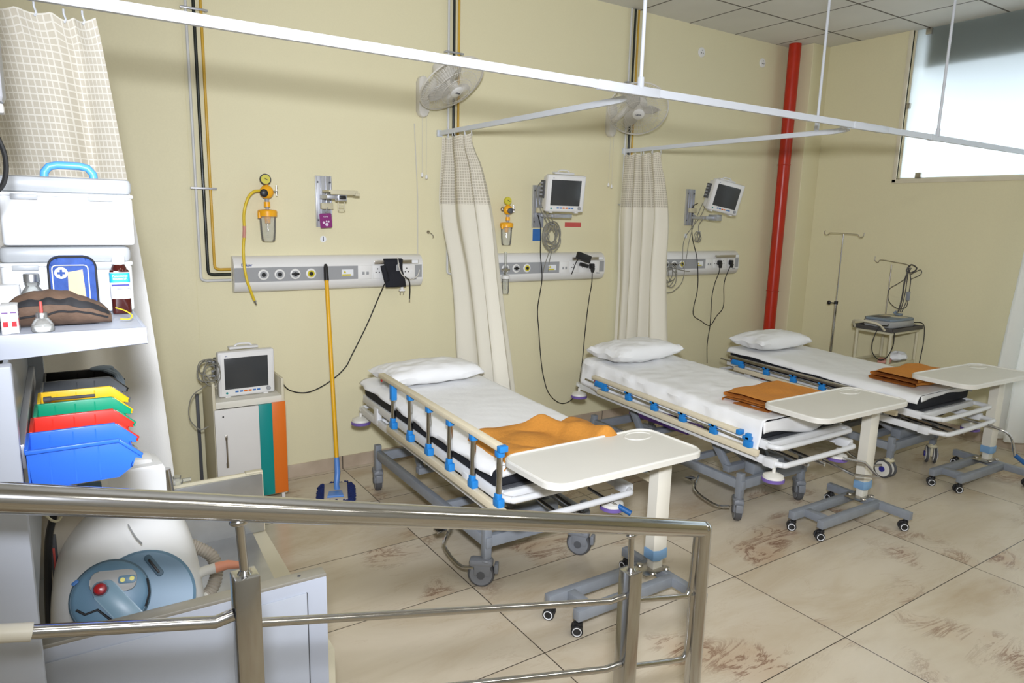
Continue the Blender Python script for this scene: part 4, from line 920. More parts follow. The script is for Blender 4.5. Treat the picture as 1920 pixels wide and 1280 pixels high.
        for i in range(n):
            yl = B_lo[0]+.02+(B_lo[1]-B_lo[0]-.04)*i/(n-1)
            zl = sl(zlo, yl, k)+.018
            yt = yl if up else yl+.20
            zt = sl(ztp, yt, k)-.013
            xp = x+s*.0
            hb_ = 0 if up else .022
            B(G().box((x, yl, zl+.018), (.034, .050, .040), .006).box((x+s*.004, yl, zl+.045+hb_/2), (.026, .030, .030+hb_), .005), 'rail_bracket', 'blue_plastic', rail)
            if up:
                B(G().cyl((x, yt, zl+.02), (x, yt, zt-.01), .0130, seg=14), 'rail_post', 'chrome', rail)
                big = (i == n-1)
                B(G().box((x, yt, zt-.014-(.03 if big else 0)), (.034, .036, .032+(.06 if big else 0)), .006).box((x+.004, yt+.026, zt-.004), (.014, .040, .014), .003), 'rail_clip', 'blue_plastic', rail)
            else:
                B(G().cyl((x, yl, zl+.028), (x, min(yl+.24, B_lo[1]+.2), zl+.040), .0075, seg=10), 'rail_post', 'chrome', rail)
                if i == n-1: B(G().box((x-.004, yl+.05, zl+.038), (.030, .10, .045), .006).box((x-.016, yl+.08, zl+.05), (.010, .02, .02), .003), 'rail_latch', 'blue_plastic', rail)
                else: B(G().box((x, yl+.008, zt-.012), (.034, .052, .022), .005), 'rail_clip', 'blue_plastic', rail)
        if up or s < 0: B(G().box((x-.016, t1-.04, sl(ztp, t1, k)-.022), (.008, .018, .014), .003), 'release_button', 'red_knob', rail)
    # crank handle at the foot, right
    if raised:
        B(G().cyl((.24, -.10, .43), (.24, -.27, .42), .008).cyl((.24, -.27, .42), (.275, -.30, .395), .007), 'crank', 'chrome')
        B(G().cyl((.270, -.295, .40), (.305, -.350, .375), .014), 'crank_grip', 'blue_grip')
        B(G().cyl((.33, .02, .54), (.33, -.12, .49), .020), 'release_handle', 'blue_grip')
    elif style == 0:
        B(G().tube([(.10, -.26, .40), (.10, -.46, .375), (.20, -.55, .37), (.20, -.46, .43), (.14, -.36, .435)], .009, 8), 'crank', 'chrome')
    else:
        B(G().tube(catmull([(.16, -.20, .44), (.20, -.42, .42), (.22, -.52, .38), (.24, -.56, .24)], 5), .009, 8), 'crank', 'chrome')
        B(G().cyl((.24, -.56, .25), (.30, -.66, .16), .015), 'crank_grip', 'blue_grip')
        B(G().sphere((.10, -.10, .46), .04, (1.8, 1, .6)), 'cable_bundle', 'black')
    B(G().box((-.20, .06, sl(.50+zo, 0)), (.07, .06, .09), .008), 'control_box', 'black')
    return t
def wrinkle(x, y, s, k=1.0): return noise.noise(Vector((x*s, y*s*k, s)))
def mattress_set(loc, rz, zo, sheet_label, mat_label, drape_l=.10, drape_r=.06, foot=.04, L0=-.17, L1=1.42, seed=0, side=0.0, wr=1.0, full=False):
    z0 = .588+zo; th = .104
    t = thing('mattress', mat_label, 'mattress', (loc[0], loc[1], loc[2]), rz, group='black hospital mattresses')
    g = G(); g.beam((0, L0, sl(z0+th/2, L0)), (0, L1, sl(z0+th/2, L1)), .74, th, .022); g.build('mattress_body', 'black_cloth', t, world=False)
    s = thing('bed_sheet', sheet_label, 'sheet', (loc[0], loc[1], loc[2]), rz, group='white bed sheets')
    W2 = .376
    def f(u, v):
        # u across: drape, top, drape ; v along
        tot = drape_l+2*W2+drape_r; a = u*tot; y = L0-.008+(L1-L0+.02)*v
        dl = drape_l*(1+.35*wrinkle(y+seed, 0, 3.1)+.25*math.sin(y*3.0+seed)+side*(1-v)); top = z0+th+.006
        if a < drape_l:
            q = (drape_l-a)/drape_l; x = -W2-.008-wr*.014*abs(wrinkle(y, q*.35+seed, 7))-.012*q-wr*.006*math.sin(y*23+seed+q*2)*q; z = top-.012-dl*q
        elif a > drape_l+2*W2:
            q = (a-drape_l-2*W2)/drape_r; x = W2+.008+.01*q; z = top-.012-drape_r*q
        else:
            x = a-drape_l-W2; e = min(x+W2, W2-x); z = top-.012*math.exp(-e/.012)
            z += wr*(.004*wrinkle(x+seed, y, 5, .5)+.005*abs(wrinkle(x*.6+y*.5+seed, y, 9))+.006*max(0, wrinkle(x*1.4-y*.9+seed, y*.4, 6.5)))
        return Vector((x, y, sl(z, y)))
    g = G(); g.grid(f, 54, 80, None); 
    # foot flap
    WF = W2+.014 if full else W2-.01
    g.grid(lambda u, v: Vector((-WF+2*WF*u, L0-.012-.006*math.sin(u*17+seed)*v-(.012*v if full else 0), sl(z0+th+.005-foot*v*(1+.3*math.sin(u*7+seed)), L0))), 30, 4)
    g.build('sheet_cloth', 'sheet', s, world=False, thick=.0025)
    return t, s
def pillow(loc, rz, label, w_=.60, d_=.36, h=.13, seed=0, lean=0.0):
    t = thing('pillow', label, 'pillow', loc, rz, group='white pillows')
    def shape(sign):
        def f(u, v):
            x = (u*2-1); y = (v*2-1)
            e = max(0, (1-abs(x)**2.6))*max(0, (1-abs(y)**2.6)); hh = h*.5*e**.42
            px = w_/2*x*(1-.07*(1-abs(y)**2)*abs(x)**6*0-.05*(abs(y) < .9)*0); px = w_/2*x*(1-.06*math.cos(y*PI/2)*abs(x)**3)
            py = d_/2*y*(1-.08*math.cos(x*PI/2)*abs(y)**3)
            z = .022+h*.38+sign*hh + .010*wrinkle(x*2+seed, y*2, 1.6)*e**.3 + (.006*wrinkle(x+seed, y, 6) if e > .02 else 0)
            if abs(x) > .93 or abs(y) > .93: z += .008*math.sin(x*9+y*7+seed)
            # sag to the mattress below
            if sign < 0: z = max(z, .004)
            return Vector((px, py, z+lean*y))
        return f
    g = G(); g.grid(shape(1), 36, 28); g.grid(shape(-1), 36, 28)
    bmesh.ops.remove_doubles(g.bm, verts=g.bm.verts, dist=.0006)
    g.build('pillow_case', 'pillow', t, world=False); return t
def folded_blanket(loc, rz, label, w_=.60, d_=.34, layers=3, th=.026, seed=0, material='blanket2', group='folded blankets'):
    """serpentine cross-section along x, extruded along y"""
    t = thing('blanket', label, 'blanket', loc, rz, group=group)
    cl = []; L2 = w_/2
    for k in range(layers):
        z = th*.55+k*th*1.08; xs = [(-L2+.02)+(w_-.04)*i/14 for i in range(15)]
        if k % 2: xs = xs[::-1]
        for x in xs: cl.append((x, z+.004*math.sin(x*9+k*2+seed)))
        if k < layers-1:
            sgn = 1 if k % 2 == 0 else -1; xe = xs[-1]
            for q in (20, 55, 90, 125, 160): a_ = math.radians(q); cl.append((xe+sgn*math.sin(a_)*th*.54, z+th*.54*(1-math.cos(a_))))
    n = len(cl); nv = 16
    def f(side):
        def g_(u, v):
            i = min(n-1, int(round(u*(n-1)))); x, z = cl[i]; a = cl[max(0, i-1)]; b_ = cl[min(n-1, i+1)]
            tx, tz = b_[0]-a[0], b_[1]-a[1]; L_ = math.hypot(tx, tz) or 1; nx, nz = -tz/L_, tx/L_
            y = (v-.5)*d_*(1+.05*math.sin(x*6+seed)); o = side*th*.46
            edge = 1-.45*max(0, abs(v-.5)*2-.80)/.20
            dz = .010*wrinkle(x+seed, y, 6)+.006*wrinkle(x, y+seed, 14)
            return Vector((x+nx*o*edge, y+.012*math.sin(i*.9), max(.002, z+nz*o*edge+dz*(z/(th*2)))))
        return g_
    g = G(); g.grid(f(1), n-1, nv); g.grid(f(-1), n-1, nv)
    for vv in (0, 1):
        g.grid(lambda u, v, vv=vv: f(1)(u, vv)*(1-v)+f(-1)(u, vv)*v, n-1, 1)
    bmesh.ops.remove_doubles(g.bm, verts=g.bm.verts, dist=.0008)
    g.build('blanket_cloth', material, t, world=False, sub=1); return t

B1 = ((1.325, -1.87, 0), 0.0); B2 = ((3.015, -2.02, 0), 0.0); B3 = ((4.56, -2.10, 0), 0.0)
bed('nearest hospital bed with its left side rail raised, at the first overbed table', *B1, True, zo=-.006, rail_dy=-.05)
bed('middle hospital bed with its cream side rail folded down', *B2, False, zo=-.008, rail_dy=-.02, crz=(-.75, -.7))
bed('farthest hospital bed nearest the red pipe, with cream twin-wheel casters', *B3, False, zo=-.035, style=1, rail_dy=.10, crz=(-.1, -1.0))
mattress_set(*B1, -.006, 'white sheet on the nearest bed, under the crumpled ochre blanket', 'black mattress on the nearest bed', drape_l=.022, drape_r=.05, seed=1.3)
mattress_set(*B2, -.008, 'wrinkled white sheet hanging low over the left side of the middle bed', 'black mattress on the middle bed', drape_l=.135, drape_r=.06, foot=.085, seed=4.1, full=True, side=.45, wr=1.8)
mattress_set(*B3, -.035, 'white sheet on the farthest bed nearest the red pipe', 'black mattress on the farthest bed', drape_l=.03, drape_r=.05, seed=7.7, foot=.03)
pillow((1.30, -.66, sl(.692, 1.2)), .02, 'white pillow on the nearest bed', seed=2, w_=.66)
pillow((2.98, -.78, sl(.692, 1.25)), .04, 'plump white pillow on the middle bed', seed=5, w_=.70, h=.15)
pillow((4.50, -.86, sl(.664, 1.25)), -.05, 'white pillow on the farthest bed near the red pipe', seed=9, w_=.66, h=.15)
# crumpled blanket on the first bed
t = thing('blanket', 'crumpled ochre blanket spread across the foot of the nearest bed', 'blanket', (1.325, -1.95, .69), group=None)
def crump(u, v):
    x = 1.00+.655*u; y = -1.70-.36*v+.05*math.sin(u*5)-.03*u
    h_ = .012+.035*abs(wrinkle(x, y, 4.0))+.030*max(0, wrinkle(x+3, y*1.5, 5.5))
    ridge = .060*math.exp(-((u-.62-.25*v)/.09)**2)*(1-.5*v)+.03*math.exp(-((u-.85)/.08)**2)
    e = min(u, 1-u, v, 1-v); k = min(1, e/.07)
    z = sl(.694, y+1.87)+.004+(h_+ridge)*k**.7
    if u < .06: x -= .01; z -= (.06-u)*.55
    return Vector((x, y, z))
G().grid(crump, 60, 40).build('blanket_cloth', 'blanket', t, thick=.010, sub=1)
folded_blanket((3.05, -1.945, sl(.694, .0)), .05, 'thickly folded orange blanket on the middle bed beside its overbed table', w_=.60, d_=.35, layers=2, th=.031, seed=1)
folded_blanket((4.60, -2.02, sl(.667, .1)), -.03, 'folded rust orange blanket on the farthest bed', w_=.60, d_=.34, layers=2, th=.034, seed=4)
# violet sheet below the middle bed
t = thing('storage_tray', 'violet plastic tray lying under the middle bed', 'tray', (3.25, -1.0, .262))
g = G().b2((3.03, -1.30, .287), (3.42, -.70, .293), .002)
for a, b_ in (((3.03, -1.30, .29), (3.035, -.70, .325)), ((3.415, -1.30, .29), (3.42, -.70, .325)), ((3.03, -1.30, .29), (3.42, -1.295, .325)), ((3.03, -.705, .29), (3.42, -.70, .325))): g.b2(a, b_)
g.build('tray_body', 'violet_plastic', t)

# ------------------------------------------------------------------ overbed tables
def overbed(label, loc, rz, h=.765):
    """local origin under the column; top extends to -x"""
    t = thing('overbed_table', label, 'table', loc, rz, group='overbed tables')
    B = lambda g, n, m, p=t, **k: g.build(n, m, p, world=False, **k)
    cx_, cy_ = -.335, .02; W_, D_ = .88, .41
    top = B(G().prism(rrect(W_, D_, .085, 10, cx_, cy_), .022, Matrix.Translation((0, 0, h-.026)), .008), 'table_top', 'table_top')
    pts = [Vector((x, y, h-.003)) for x, y in rrect(W_-.018, D_-.018, .077, 10, cx_, cy_)]
    B(G().tube(pts, .0065, 8, closed=True), 'raised_lip', 'table_top', top)
    B(G().tube([Vector((cx_+W_/2-.13+.075*math.cos(a), cy_+D_/2-.085+.05*math.sin(a), h-.0035)) for a in [2*PI*k/28 for k in range(28)]], .0035, 6, closed=True), 'cup_recess', 'table_top', top)
    B(G().b2((-.30, -.05, h-.045), (.06, .09, h-.026), .004), 'top_bracket', 'strip_grey')
    B(G().prism([(-.042, -.028), (-.012, -.040), (.042, -.030), (.042, .030), (-.042, .030)], h-.045-.20, Matrix.Translation((0, 0, .20)), .003), 'column', 'ivory')
    B(G().prism([(-.045, -.031), (-.013, -.043), (.045, -.033), (.045, .033), (-.045, .033)], .052, Matrix.Translation((0, 0, .175)), .003), 'column_sleeve', 'blue_band')
    B(G().box((0, 0, .150), (.062, .045, .055), .004), 'column_foot', 'ivory')
    g = G().box((-.03, 0, .1235), (.15, .10, .005), .002)
    for sx in (-.055, .035):
        for sy in (-.045, .045): g.lathe([(.018, 0), (.014, .007), (.006, .008)], (sx, sy, .126), seg=12)
    B(g, 'foot_plate', 'rod')
    # base: two long bars, a short cross piece on the left, a long cross bar on the right
    g = G()
    g.b2((-.565, -.118, .072), (.02, -.078, .122), .004); g.b2((-.60, .045, .072), (.02, .085, .122), .004)
    g.b2((-.50, -.08, .074), (-.455, .05, .120), .003); g.b2((.0, -.30, .074), (.040, .235, .121), .004)
    B(g, 'base_frame', 'grey_metal')
    for i, (x, y, a) in enumerate(((-.575, .065, .3), (-.545, -.098, .5), (.02, -.27, .4), (.02, .21, -.4))):
        R = Matrix.Translation((x, y, 0)) @ Matrix.Rotation(a+.4, 4, 'Z')
        P = lambda v: tuple(R @ Vector(v)); ax = R.to_3x3() @ Vector((1, 0, 0))
        c = B(G().cyl(P((0, 0, .074)), P((0, 0, .050)), .009).box(P((0, .008, .042)), (.020, .034, .036), .006, rot=a+.4).lathe([(.018, 0), (.016, .012)], P((0, 0, .05)), seg=14), 'caster', 'black')
        for s in (-1, 1):
            cc = Vector(P((s*.017, .008, .027)))
            B(G().lathe([(.022, -.008), (.0265, -.006), (.0265, .006), (.022, .008)], cc, ax, 24), 'wheel', 'black', c)
            B(G().tube([cc+ax*(s*.0095)+(ax.orthogonal().normalized()*math.cos(k*PI/12)+ax.cross(ax.orthogonal().normalized())*math.sin(k*PI/12))*.0185 for k in range(24)], .0022, 6, closed=True), 'wheel_ring', 'paper', c)
    return t
overbed('cream overbed table at the foot of the nearest bed', (1.705, -2.325, 0), 0.0, .755)
overbed('cream overbed table at the foot of the middle bed, reaching over the folded blanket', (3.475, -2.345, 0), -.02, .765)
overbed('cream overbed table at the foot of the farthest bed, beside the right-hand curtain', (4.97, -2.43, 0), -.05, .79)

# ------------------------------------------------------------------ cabinet, mop
t = thing('bedside_cabinet', 'white bedside cabinet with teal and orange stripes down its right front', 'cabinet', (.27, -.20, 0))
cy0, cy1 = -.375, -.03; cx0, cx1 = .068, .475; ch = .685
G().b2((cx0, cy0, .055), (cx0+.016, cy1, .80), .002).b2((cx1-.016, cy0, .055), (cx1, cy1, .79), .002).b2((cx0+.016, cy1-.014, .055), (cx1-.016, cy1, .78), .001).b2((cx0+.016, cy0+.012, .055), (cx1-.016, cy1-.014, .075), .001).build('carcass', 'cab_side', t)
G().b2((cx0+.016, cy0-.004, .645), (cx1-.016, cy1-.014, .685), .002).build('top_shelf', 'ivory', t)
dr = G().b2((cx0+.004, cy0-.018, .070), (.318, cy0-.001, .642), .002).build('door', 'cab_white', t)
G().cyl((.128, cy0-.03, .30), (.128, cy0-.03, .48), .005).box((.128, cy0-.024, .305), (.014, .014, .03), .003).box((.128, cy0-.024, .475), (.014, .014, .03), .003).build('door_handle', 'rod', dr)
G().cyl((.118, cy0-.0175, .60), (.118, cy0-.0195, .60), .005).build('door_lock', 'black', dr)
G().b2((.318, cy0-.018, .070), (.395, cy0-.001, .645), .001).build('teal_panel', 'teal', t)
G().b2((.395, cy0-.018, .070), (cx1, cy0-.001, .648), .001).build('orange_panel', 'orange', t)
for x in (cx0+.02, cx1-.03):
    for y in (cy0+.02, cy1-.03): G().b2((x, y, .0), (x+.02, y+.02, .056), .001).build('leg', 'cab_white', t)
# edge trims beside the cabinet
o = recentre(G().b2((.030, -.030, .005), (.048, -.006, .66), .002).build('dark_strip', 'grey_dark')); tag(o, 'narrow dark upright strip on the wall left of the striped cabinet', 'strip')
t = thing('mop', 'flat mop with a yellow handle and navy fringe leaning on the leftmost wall unit', 'mop', (.735, -.50, 0))
top = Vector((.842, -.098, 1.452)); bot = Vector((.790, -.392, .135))
G().cyl(bot, bot.lerp(top, .925), .0135, seg=16).build('handle', 'yellow_pole', t)
G().tube([bot.lerp(top, .92), bot.lerp(top, .985), top], [.0165, .0145, .008], 14).build('handle_grip', 'black', t)
G().tube([bot.lerp(top, .07), bot, (.772, -.42, .06), (.77, -.44, .03)], [.016, .019, .017, .02], 14).build('swivel_joint', 'mop_plastic', t)
G().b2((.695, -.600, .022), (.840, -.330, .040), .004).turn(-.33, (.772, -.42, 0)).build('head_plate', 'mop_pad', t)
G().prism([(.715, -.575), (.815, -.575), (.805, -.49), (.725, -.49)], .016, Matrix.Translation((0, 0, .036)), .004).turn(-.33, (.772, -.42, 0)).build('plate_clip', 'mop_plastic', t)
g = G(); rnd = random.Random(3)
for k in range(230):
    a = rnd.uniform(0, 1); s = rnd.choice((-1, 1)); side = rnd.random() < .8
    if side: x0, y0 = .768+s*.062, -.61+.28*a; dx, dy = s*rnd.uniform(.03, .060), rnd.uniform(-.02, .02)
    else: x0, y0 = .70+.135*a, -.325 if rnd.random() < .5 else -.60; dx, dy = rnd.uniform(-.02, .02), (.03 if y0 > -.4 else -.02)
    g.tube([(x0, y0, .022), (x0+dx*.6, y0+dy*.6, .026+rnd.uniform(0, .015)), (x0+dx, y0+dy, .008)], .0065, 5)
o = g.turn(-.33, (.772, -.42, 0)).build('yarn_fringe', 'mop_blue', t); o['kind'] = 'stuff'

# ------------------------------------------------------------------ drip stand, ECG trolley
t = thing('drip_stand', 'tall steel drip stand with two hooks in the corner beside the red pipe', 'drip stand', (5.60, -.75, 0))
o = G().cyl((5.60, -.75, .06), (5.60, -.75, 1.05), .013).build('lower_pole', 'chrome', t)
G().cyl((5.60, -.75, 1.03), (5.60, -.75, 1.695), .0065).build('upper_pole', 'chrome', t)
G().tube(catmull([(5.60, -.56, 1.725), (5.60, -.555, 1.700), (5.60, -.575, 1.683), (5.60, -.60, 1.690), (5.60, -.62, 1.703), (5.60, -.75, 1.702), (5.60, -.88, 1.698), (5.60, -.90, 1.685), (5.60, -.92, 1.672), (5.60, -.945, 1.683), (5.60, -.95, 1.715)], 5), .004, 8).build('hook_bar', 'rod', t)
G().cyl((5.60, -.75, 1.03), (5.60, -.75, 1.06), .018).cyl((5.60, -.745, 1.04), (5.585, -.70, 1.04), .006).sphere((5.58, -.69, 1.04), .020, (.6, 1, 1)).build('height_knob', 'black', t)
g = G()
for k in range(5):
    a = k*2*PI/5+.3; g.beam((5.60, -.75, .075), (5.60+.21*math.cos(a), -.75+.21*math.sin(a), .055), .025, .018, .003).cyl((5.60+.2*math.cos(a), -.75+.2*math.sin(a)-.01, .022), (5.60+.2*math.cos(a), -.75+.2*math.sin(a)+.01, .022), .0215)
g.build('base', 'rod', t)
t = thing('ecg_trolley', 'cream two-shelf equipment trolley with a drip pole, behind the farthest bed', 'trolley', (5.42, -1.22, 0))
tx0, tx1, ty0, ty1, tz = 5.16, 5.66, -1.42, -1.06, .895
g = G()
for x in (tx0+.03, tx1-.03):
    for y in (ty0+.03, ty1-.03): G().cyl((x, y, .07), (x, y, tz-.02), .014).build('leg', 'trolley_cream', t); G().cyl((x-.01, y, .036), (x+.01, y, .036), .035).cyl((x, y, .07), (x, y, .04), .01).build('caster', 'black', t)
G().b2((tx0+.03, ty0+.015, tz-.035), (tx1-.03, ty0+.04, tz-.015), .003).b2((tx0+.03, ty1-.04, tz-.035), (tx1-.03, ty1-.015, tz-.015), .003).b2((tx0+.018, ty0+.03, tz-.035), (tx0+.042, ty1-.03, tz-.015), .003).b2((tx1-.042, ty0+.03, tz-.035), (tx1-.018, ty1-.03, tz-.015), .003).build('top_frame', 'trolley_cream', t)
G().b2((tx0, ty0, tz-.012), (tx1, ty1, tz+.002), .004).b2((tx0, ty0, tz), (tx0+.008, ty1, tz+.022), .002).b2((tx1-.008, ty0, tz), (tx1, ty1, tz+.022), .002).b2((tx0, ty0, tz), (tx1, ty0+.008, tz+.022), .002).b2((tx0, ty1-.008, tz), (tx1, ty1, tz+.022), .002).build('top_tray', 'ecg_cable', t)
G().b2((tx0+.02, ty0+.02, .57), (tx1-.02, ty1-.02, .582), .002).b2((tx0+.02, ty0+.02, .582), (tx1-.02, ty0+.028, .605), .001).b2((tx0+.02, ty1-.028, .582), (tx1-.02, ty1-.02, .605), .001).b2((tx0+.02, ty0+.02, .582), (tx0+.028, ty1-.02, .605), .001).build('lower_shelf', 'trolley_cream', t)
G().tube(catmull([(tx0, ty0+.07, tz), (tx0-.06, ty0+.10, tz+.055), (tx0-.09, ty0+.18, tz+.07), (tx0-.06, ty1-.04, tz+.06), (tx0, ty1-.02, tz+.0)], 5), .010, 8).build('push_handle', 'cab_side', t)
G().cyl((5.63, -1.09, .60), (5.63, -1.09, 1.435), .006).build('drip_pole', 'rod', t)
G().tube(catmull([(5.63, -.93, 1.50), (5.63, -.93, 1.465), (5.63, -.96, 1.445), (5.63, -.985, 1.47), (5.63, -1.09, 1.462), (5.63, -1.23, 1.445), (5.63, -1.26, 1.42)], 5), .0042, 8).build('hook_bar', 'rod', t)
t = thing('ecg_recorder', 'pale grey and blue ECG machine lying on the trolley top', 'machine', (5.42, -1.23, tz+.002))
G().prism([(5.22, -1.355), (5.26, -1.375), (5.56, -1.385), (5.60, -1.36), (5.60, -1.13), (5.56, -1.10), (5.26, -1.10), (5.22, -1.13)], .060, Matrix.Translation((0, 0, tz+.004)), .014).build('body', 'ecg_grey', t)
G().prism([(5.225, -1.350), (5.26, -1.370), (5.56, -1.380), (5.595, -1.355), (5.595, -1.135), (5.56, -1.105), (5.26, -1.105), (5.225, -1.135)], .022, Matrix.Translation((0, 0, tz+.062)), .008).build('lid', 'ecg_blue', t)
G().b2((5.27, -1.26, tz+.083), (5.40, -1.14, tz+.088), .002).build('display', 'ecg_cable', t)
G().b2((5.42, -1.34, tz+.083), (5.54, -1.14, tz+.086), .002).build('keypad', 'cab_side', t)
t = thing('ecg_leads', 'bundle of dark patient leads hung from the trolley pole', 'cable', (5.62, -1.25, .98)); rnd = random.Random(5)
for k in range(6):
    a = rnd.uniform(-.03, .03); b_ = rnd.uniform(-.03, .03)
    G().tube(catmull([(5.62, -1.26+a*.4, 1.41), (5.60+a, -1.255+b_, 1.30), (5.60+a, -1.25+b_, 1.15), (5.58+a, -1.235+b_*.5, tz+.115)], 6), .0038, 6).build('lead_wire', 'ecg_cable', t)
G().tube(catmull([(5.62, -1.25, 1.42), (5.61, -1.28, 1.44), (5.62, -1.32, 1.41), (5.62, -1.28, 1.37), (5.61, -1.24, 1.38), (5.62, -1.25, 1.43)], 6), .006, 6).build('lead_loop', 'ecg_cable', t)
G().tube(catmull([(5.61, -1.25, 1.32), (5.60, -1.18, 1.26), (5.60, -1.11, 1.20), (5.60, -1.12, 1.10), (5.60, -1.20, 1.04), (5.60, -1.28, 1.06), (5.60, -1.29, 1.15)], 6), .0034, 6).build('lead_wire', 'ecg_cable', t)
G().tube(catmull([(5.62, -1.27, 1.35), (5.62, -1.35, 1.40), (5.62, -1.36, 1.36), (5.62, -1.28, 1.31)], 6), .0034, 6).build('lead_wire', 'ecg_cable', t)
G().box((5.60, -1.285, 1.16), (.02, .035, .08), .008).build('lead_box', 'grey_metal', t)
G().tube([(5.56, -1.20, tz+.10), (5.57, -1.22, tz+.12)], .012, 8).box((5.55, -1.25, tz+.098), (.05, .05, .018), .004).build('lead_connector', 'ecg_blue', t)
corded('black cord drooping in a loop from the trolley push handle side', [[(5.22, -1.34, .905+.03), (5.17, -1.36, .93), (5.10, -1.33, .92), (5.06, -1.31, .80), (5.06, -1.32, .70), (5.10, -1.36, .64), (5.14, -1.40, .66), (5.165, -1.43, .76), (5.165, -1.43, .88)]], (5.1, -1.35, .63), [])
corded('dark cord hanging down the right end of the equipment trolley', [[(5.60, -1.34, .93), (5.66, -1.40, .93), (5.685, -1.42, .88), (5.68, -1.43, .75), (5.66, -1.43, .60), (5.655, -1.43, .55)]], (5.66, -1.42, .55), [])
t = thing('plastic_bag', 'crumpled clear plastic bag of supplies on the lower trolley shelf', 'bag', (5.50, -1.32, .584))
def bagf(u, v):
    a = u*2*PI; b_ = v*PI; r = .075*(1+.25*wrinkle(math.cos(a)*2, math.sin(a)*2+b_, 1.7)); return Vector((5.50+1.35*r*math.sin(b_)*math.cos(a), -1.31+r*math.sin(b_)*math.sin(a), .626+.55*r*math.cos(b_)))
G().grid(bagf, 28, 16).build('bag_body', 'paper', t)
t = thing('supply_packet', 'pinkish paper packet lying on the left of the lower trolley shelf', 'packet', (5.31, -1.30, .584))
G().box((5.31, -1.30, .600), (.16, .10, .03), .01, rot=.4).build('packet_body', 'pink', t)

# ------------------------------------------------------------------ stainless handrail on the ramp side
t = thing('handrail', 'polished stainless handrail sloping down across the foreground', 'railing', (.95, -3.2, 0))
def hz(x): return 1.129-.2745*x                  # height of the sloping top rail
g = G().tube([(-1.6, -3.2, hz(-1.6)), (.972, -3.2, hz(.972))], .0255, 24)
g.sphere((.982, -3.2, hz(.982)), .0255, (1, 1, 1), 20)
g.cyl((.982, -3.2, hz(.982)), (.990, -3.2, 0.004), .0255, seg=24)
g.build('top_rail', 'chrome', t)
for px_, lbl in ((-.352, 0), (.686, 0)):
    zt = hz(px_)-.135
    o = G().b2((px_-.024, -3.224, 0.004), (px_+.024, -3.176, zt), .003).build('square_post', 'chrome', t)
    G().cyl((px_, -3.2, zt-.002), (px_-.006, -3.2, hz(px_)-.015), .0085, seg=16).lathe([(.014, 0), (.010, .008)], (px_, -3.2, zt)).sphere((px_-.006, -3.2, hz(px_)-.026), .014, (1.3, 1, .7)).build('post_pin', 'chrome', o)
zl = lambda x: .895-.268*x
g = G().tube([(-1.6, -3.2, zl(-1.6)), (-.41, -3.2, zl(-.41)), (-.376, -3.206, zl(-.376)+.018)], .0125, 14); g.build('middle_bar', 'chrome', t)
G().tube([(-.328, -3.2, zl(-.328)-.006), (.61, -3.2, zl(.61)), (.662, -3.206, zl(.662)+.018)], .0095, 12).build('middle_bar', 'chrome', t)
G().tube(catmull([(.71, -3.2, zl(.71)), (.90, -3.2, zl(.90)+.004), (.935, -3.2, zl(.93)+.012), (.947, -3.2, zl(.93)+.06), (.952, -3.2, hz(.95)-.02)], 6), .0085, 12).build('curved_bar', 'chrome', t)
zq = lambda x: .692-.283*x
G().tube([(-.328, -3.2, zq(-.328)), (.61, -3.2, zq(.61)), (.662, -3.206, zq(.662)+.016)], .0095, 12).build('lower_bar', 'chrome', t)
G().tube(catmull([(.71, -3.2, zq(.71)), (.90, -3.2, zq(.90)+.004), (.940, -3.2, zq(.93)+.012), (.950, -3.2, zq(.93)+.06), (.952, -3.2, zq(.93)+.22)], 6), .0085, 12).build('curved_bar', 'chrome', t)
G().tube([(-1.6, -3.2, zl(-1.6)), (-.695, -3.2, zl(-.695))], .0155, 14).build('tape_wrap', 'ivory', t)

# ------------------------------------------------------------------ storage rack on the left
t = thing('storage_rack', 'pale grey metal storage rack with a cantilever shelf at the left edge', 'rack', (-.95, -2.75, 0))
G().b2((-1.06, -2.99, .0), (-.696, -2.955, 1.498), .004).build('front_column', 'foreground_metal', t)
G().b2((-.712, -2.955, .93), (-.704, -2.16, 1.495), .001).build('side_panel', 'grey_metal', t)
G().b2((-1.06, -2.19, .93), (-.668, -2.165, 1.495), .003).build('rear_column', 'grey_metal', t)
g = G().b2((-1.30, -2.90, 1.527), (-.466, -2.46, 1.540), .002)
M_ = Matrix(((1, 0, 0, 0), (0, 0, 1, -2.902), (0, 1, 0, 0), (0, 0, 0, 1)))
g.prism([(-1.30, 1.498), (-1.30, 1.545), (-.464, 1.541), (-.464, 1.506), (-.70, 1.494)], .010, M_, .002).b2((-.472, -2.90, 1.508), (-.464, -2.46, 1.541), .002)
g.build('top_shelf', 'foreground_metal', t)
G().b2((-.704, -2.965, 1.292), (-.690, -2.19, 1.340), .002).build('bin_rail', 'alu', t)
bins = [('bin_blue', 'blue'), ('bin_red', 'red'), ('bin_green', 'green'), ('bin_yellow', 'yellow'), ('bin_grey', 'smoky grey'), ('bin_black', 'black')]
bl = ['bright blue parts bin, nearest in the row below the shelf', 'red parts bin hanging between the blue and green ones', 'green parts bin hanging between the red and yellow ones', 'yellow parts bin with a dark rod in it', 'smoky grey parts bin behind the yellow one', 'black parts bin, farthest in the row']
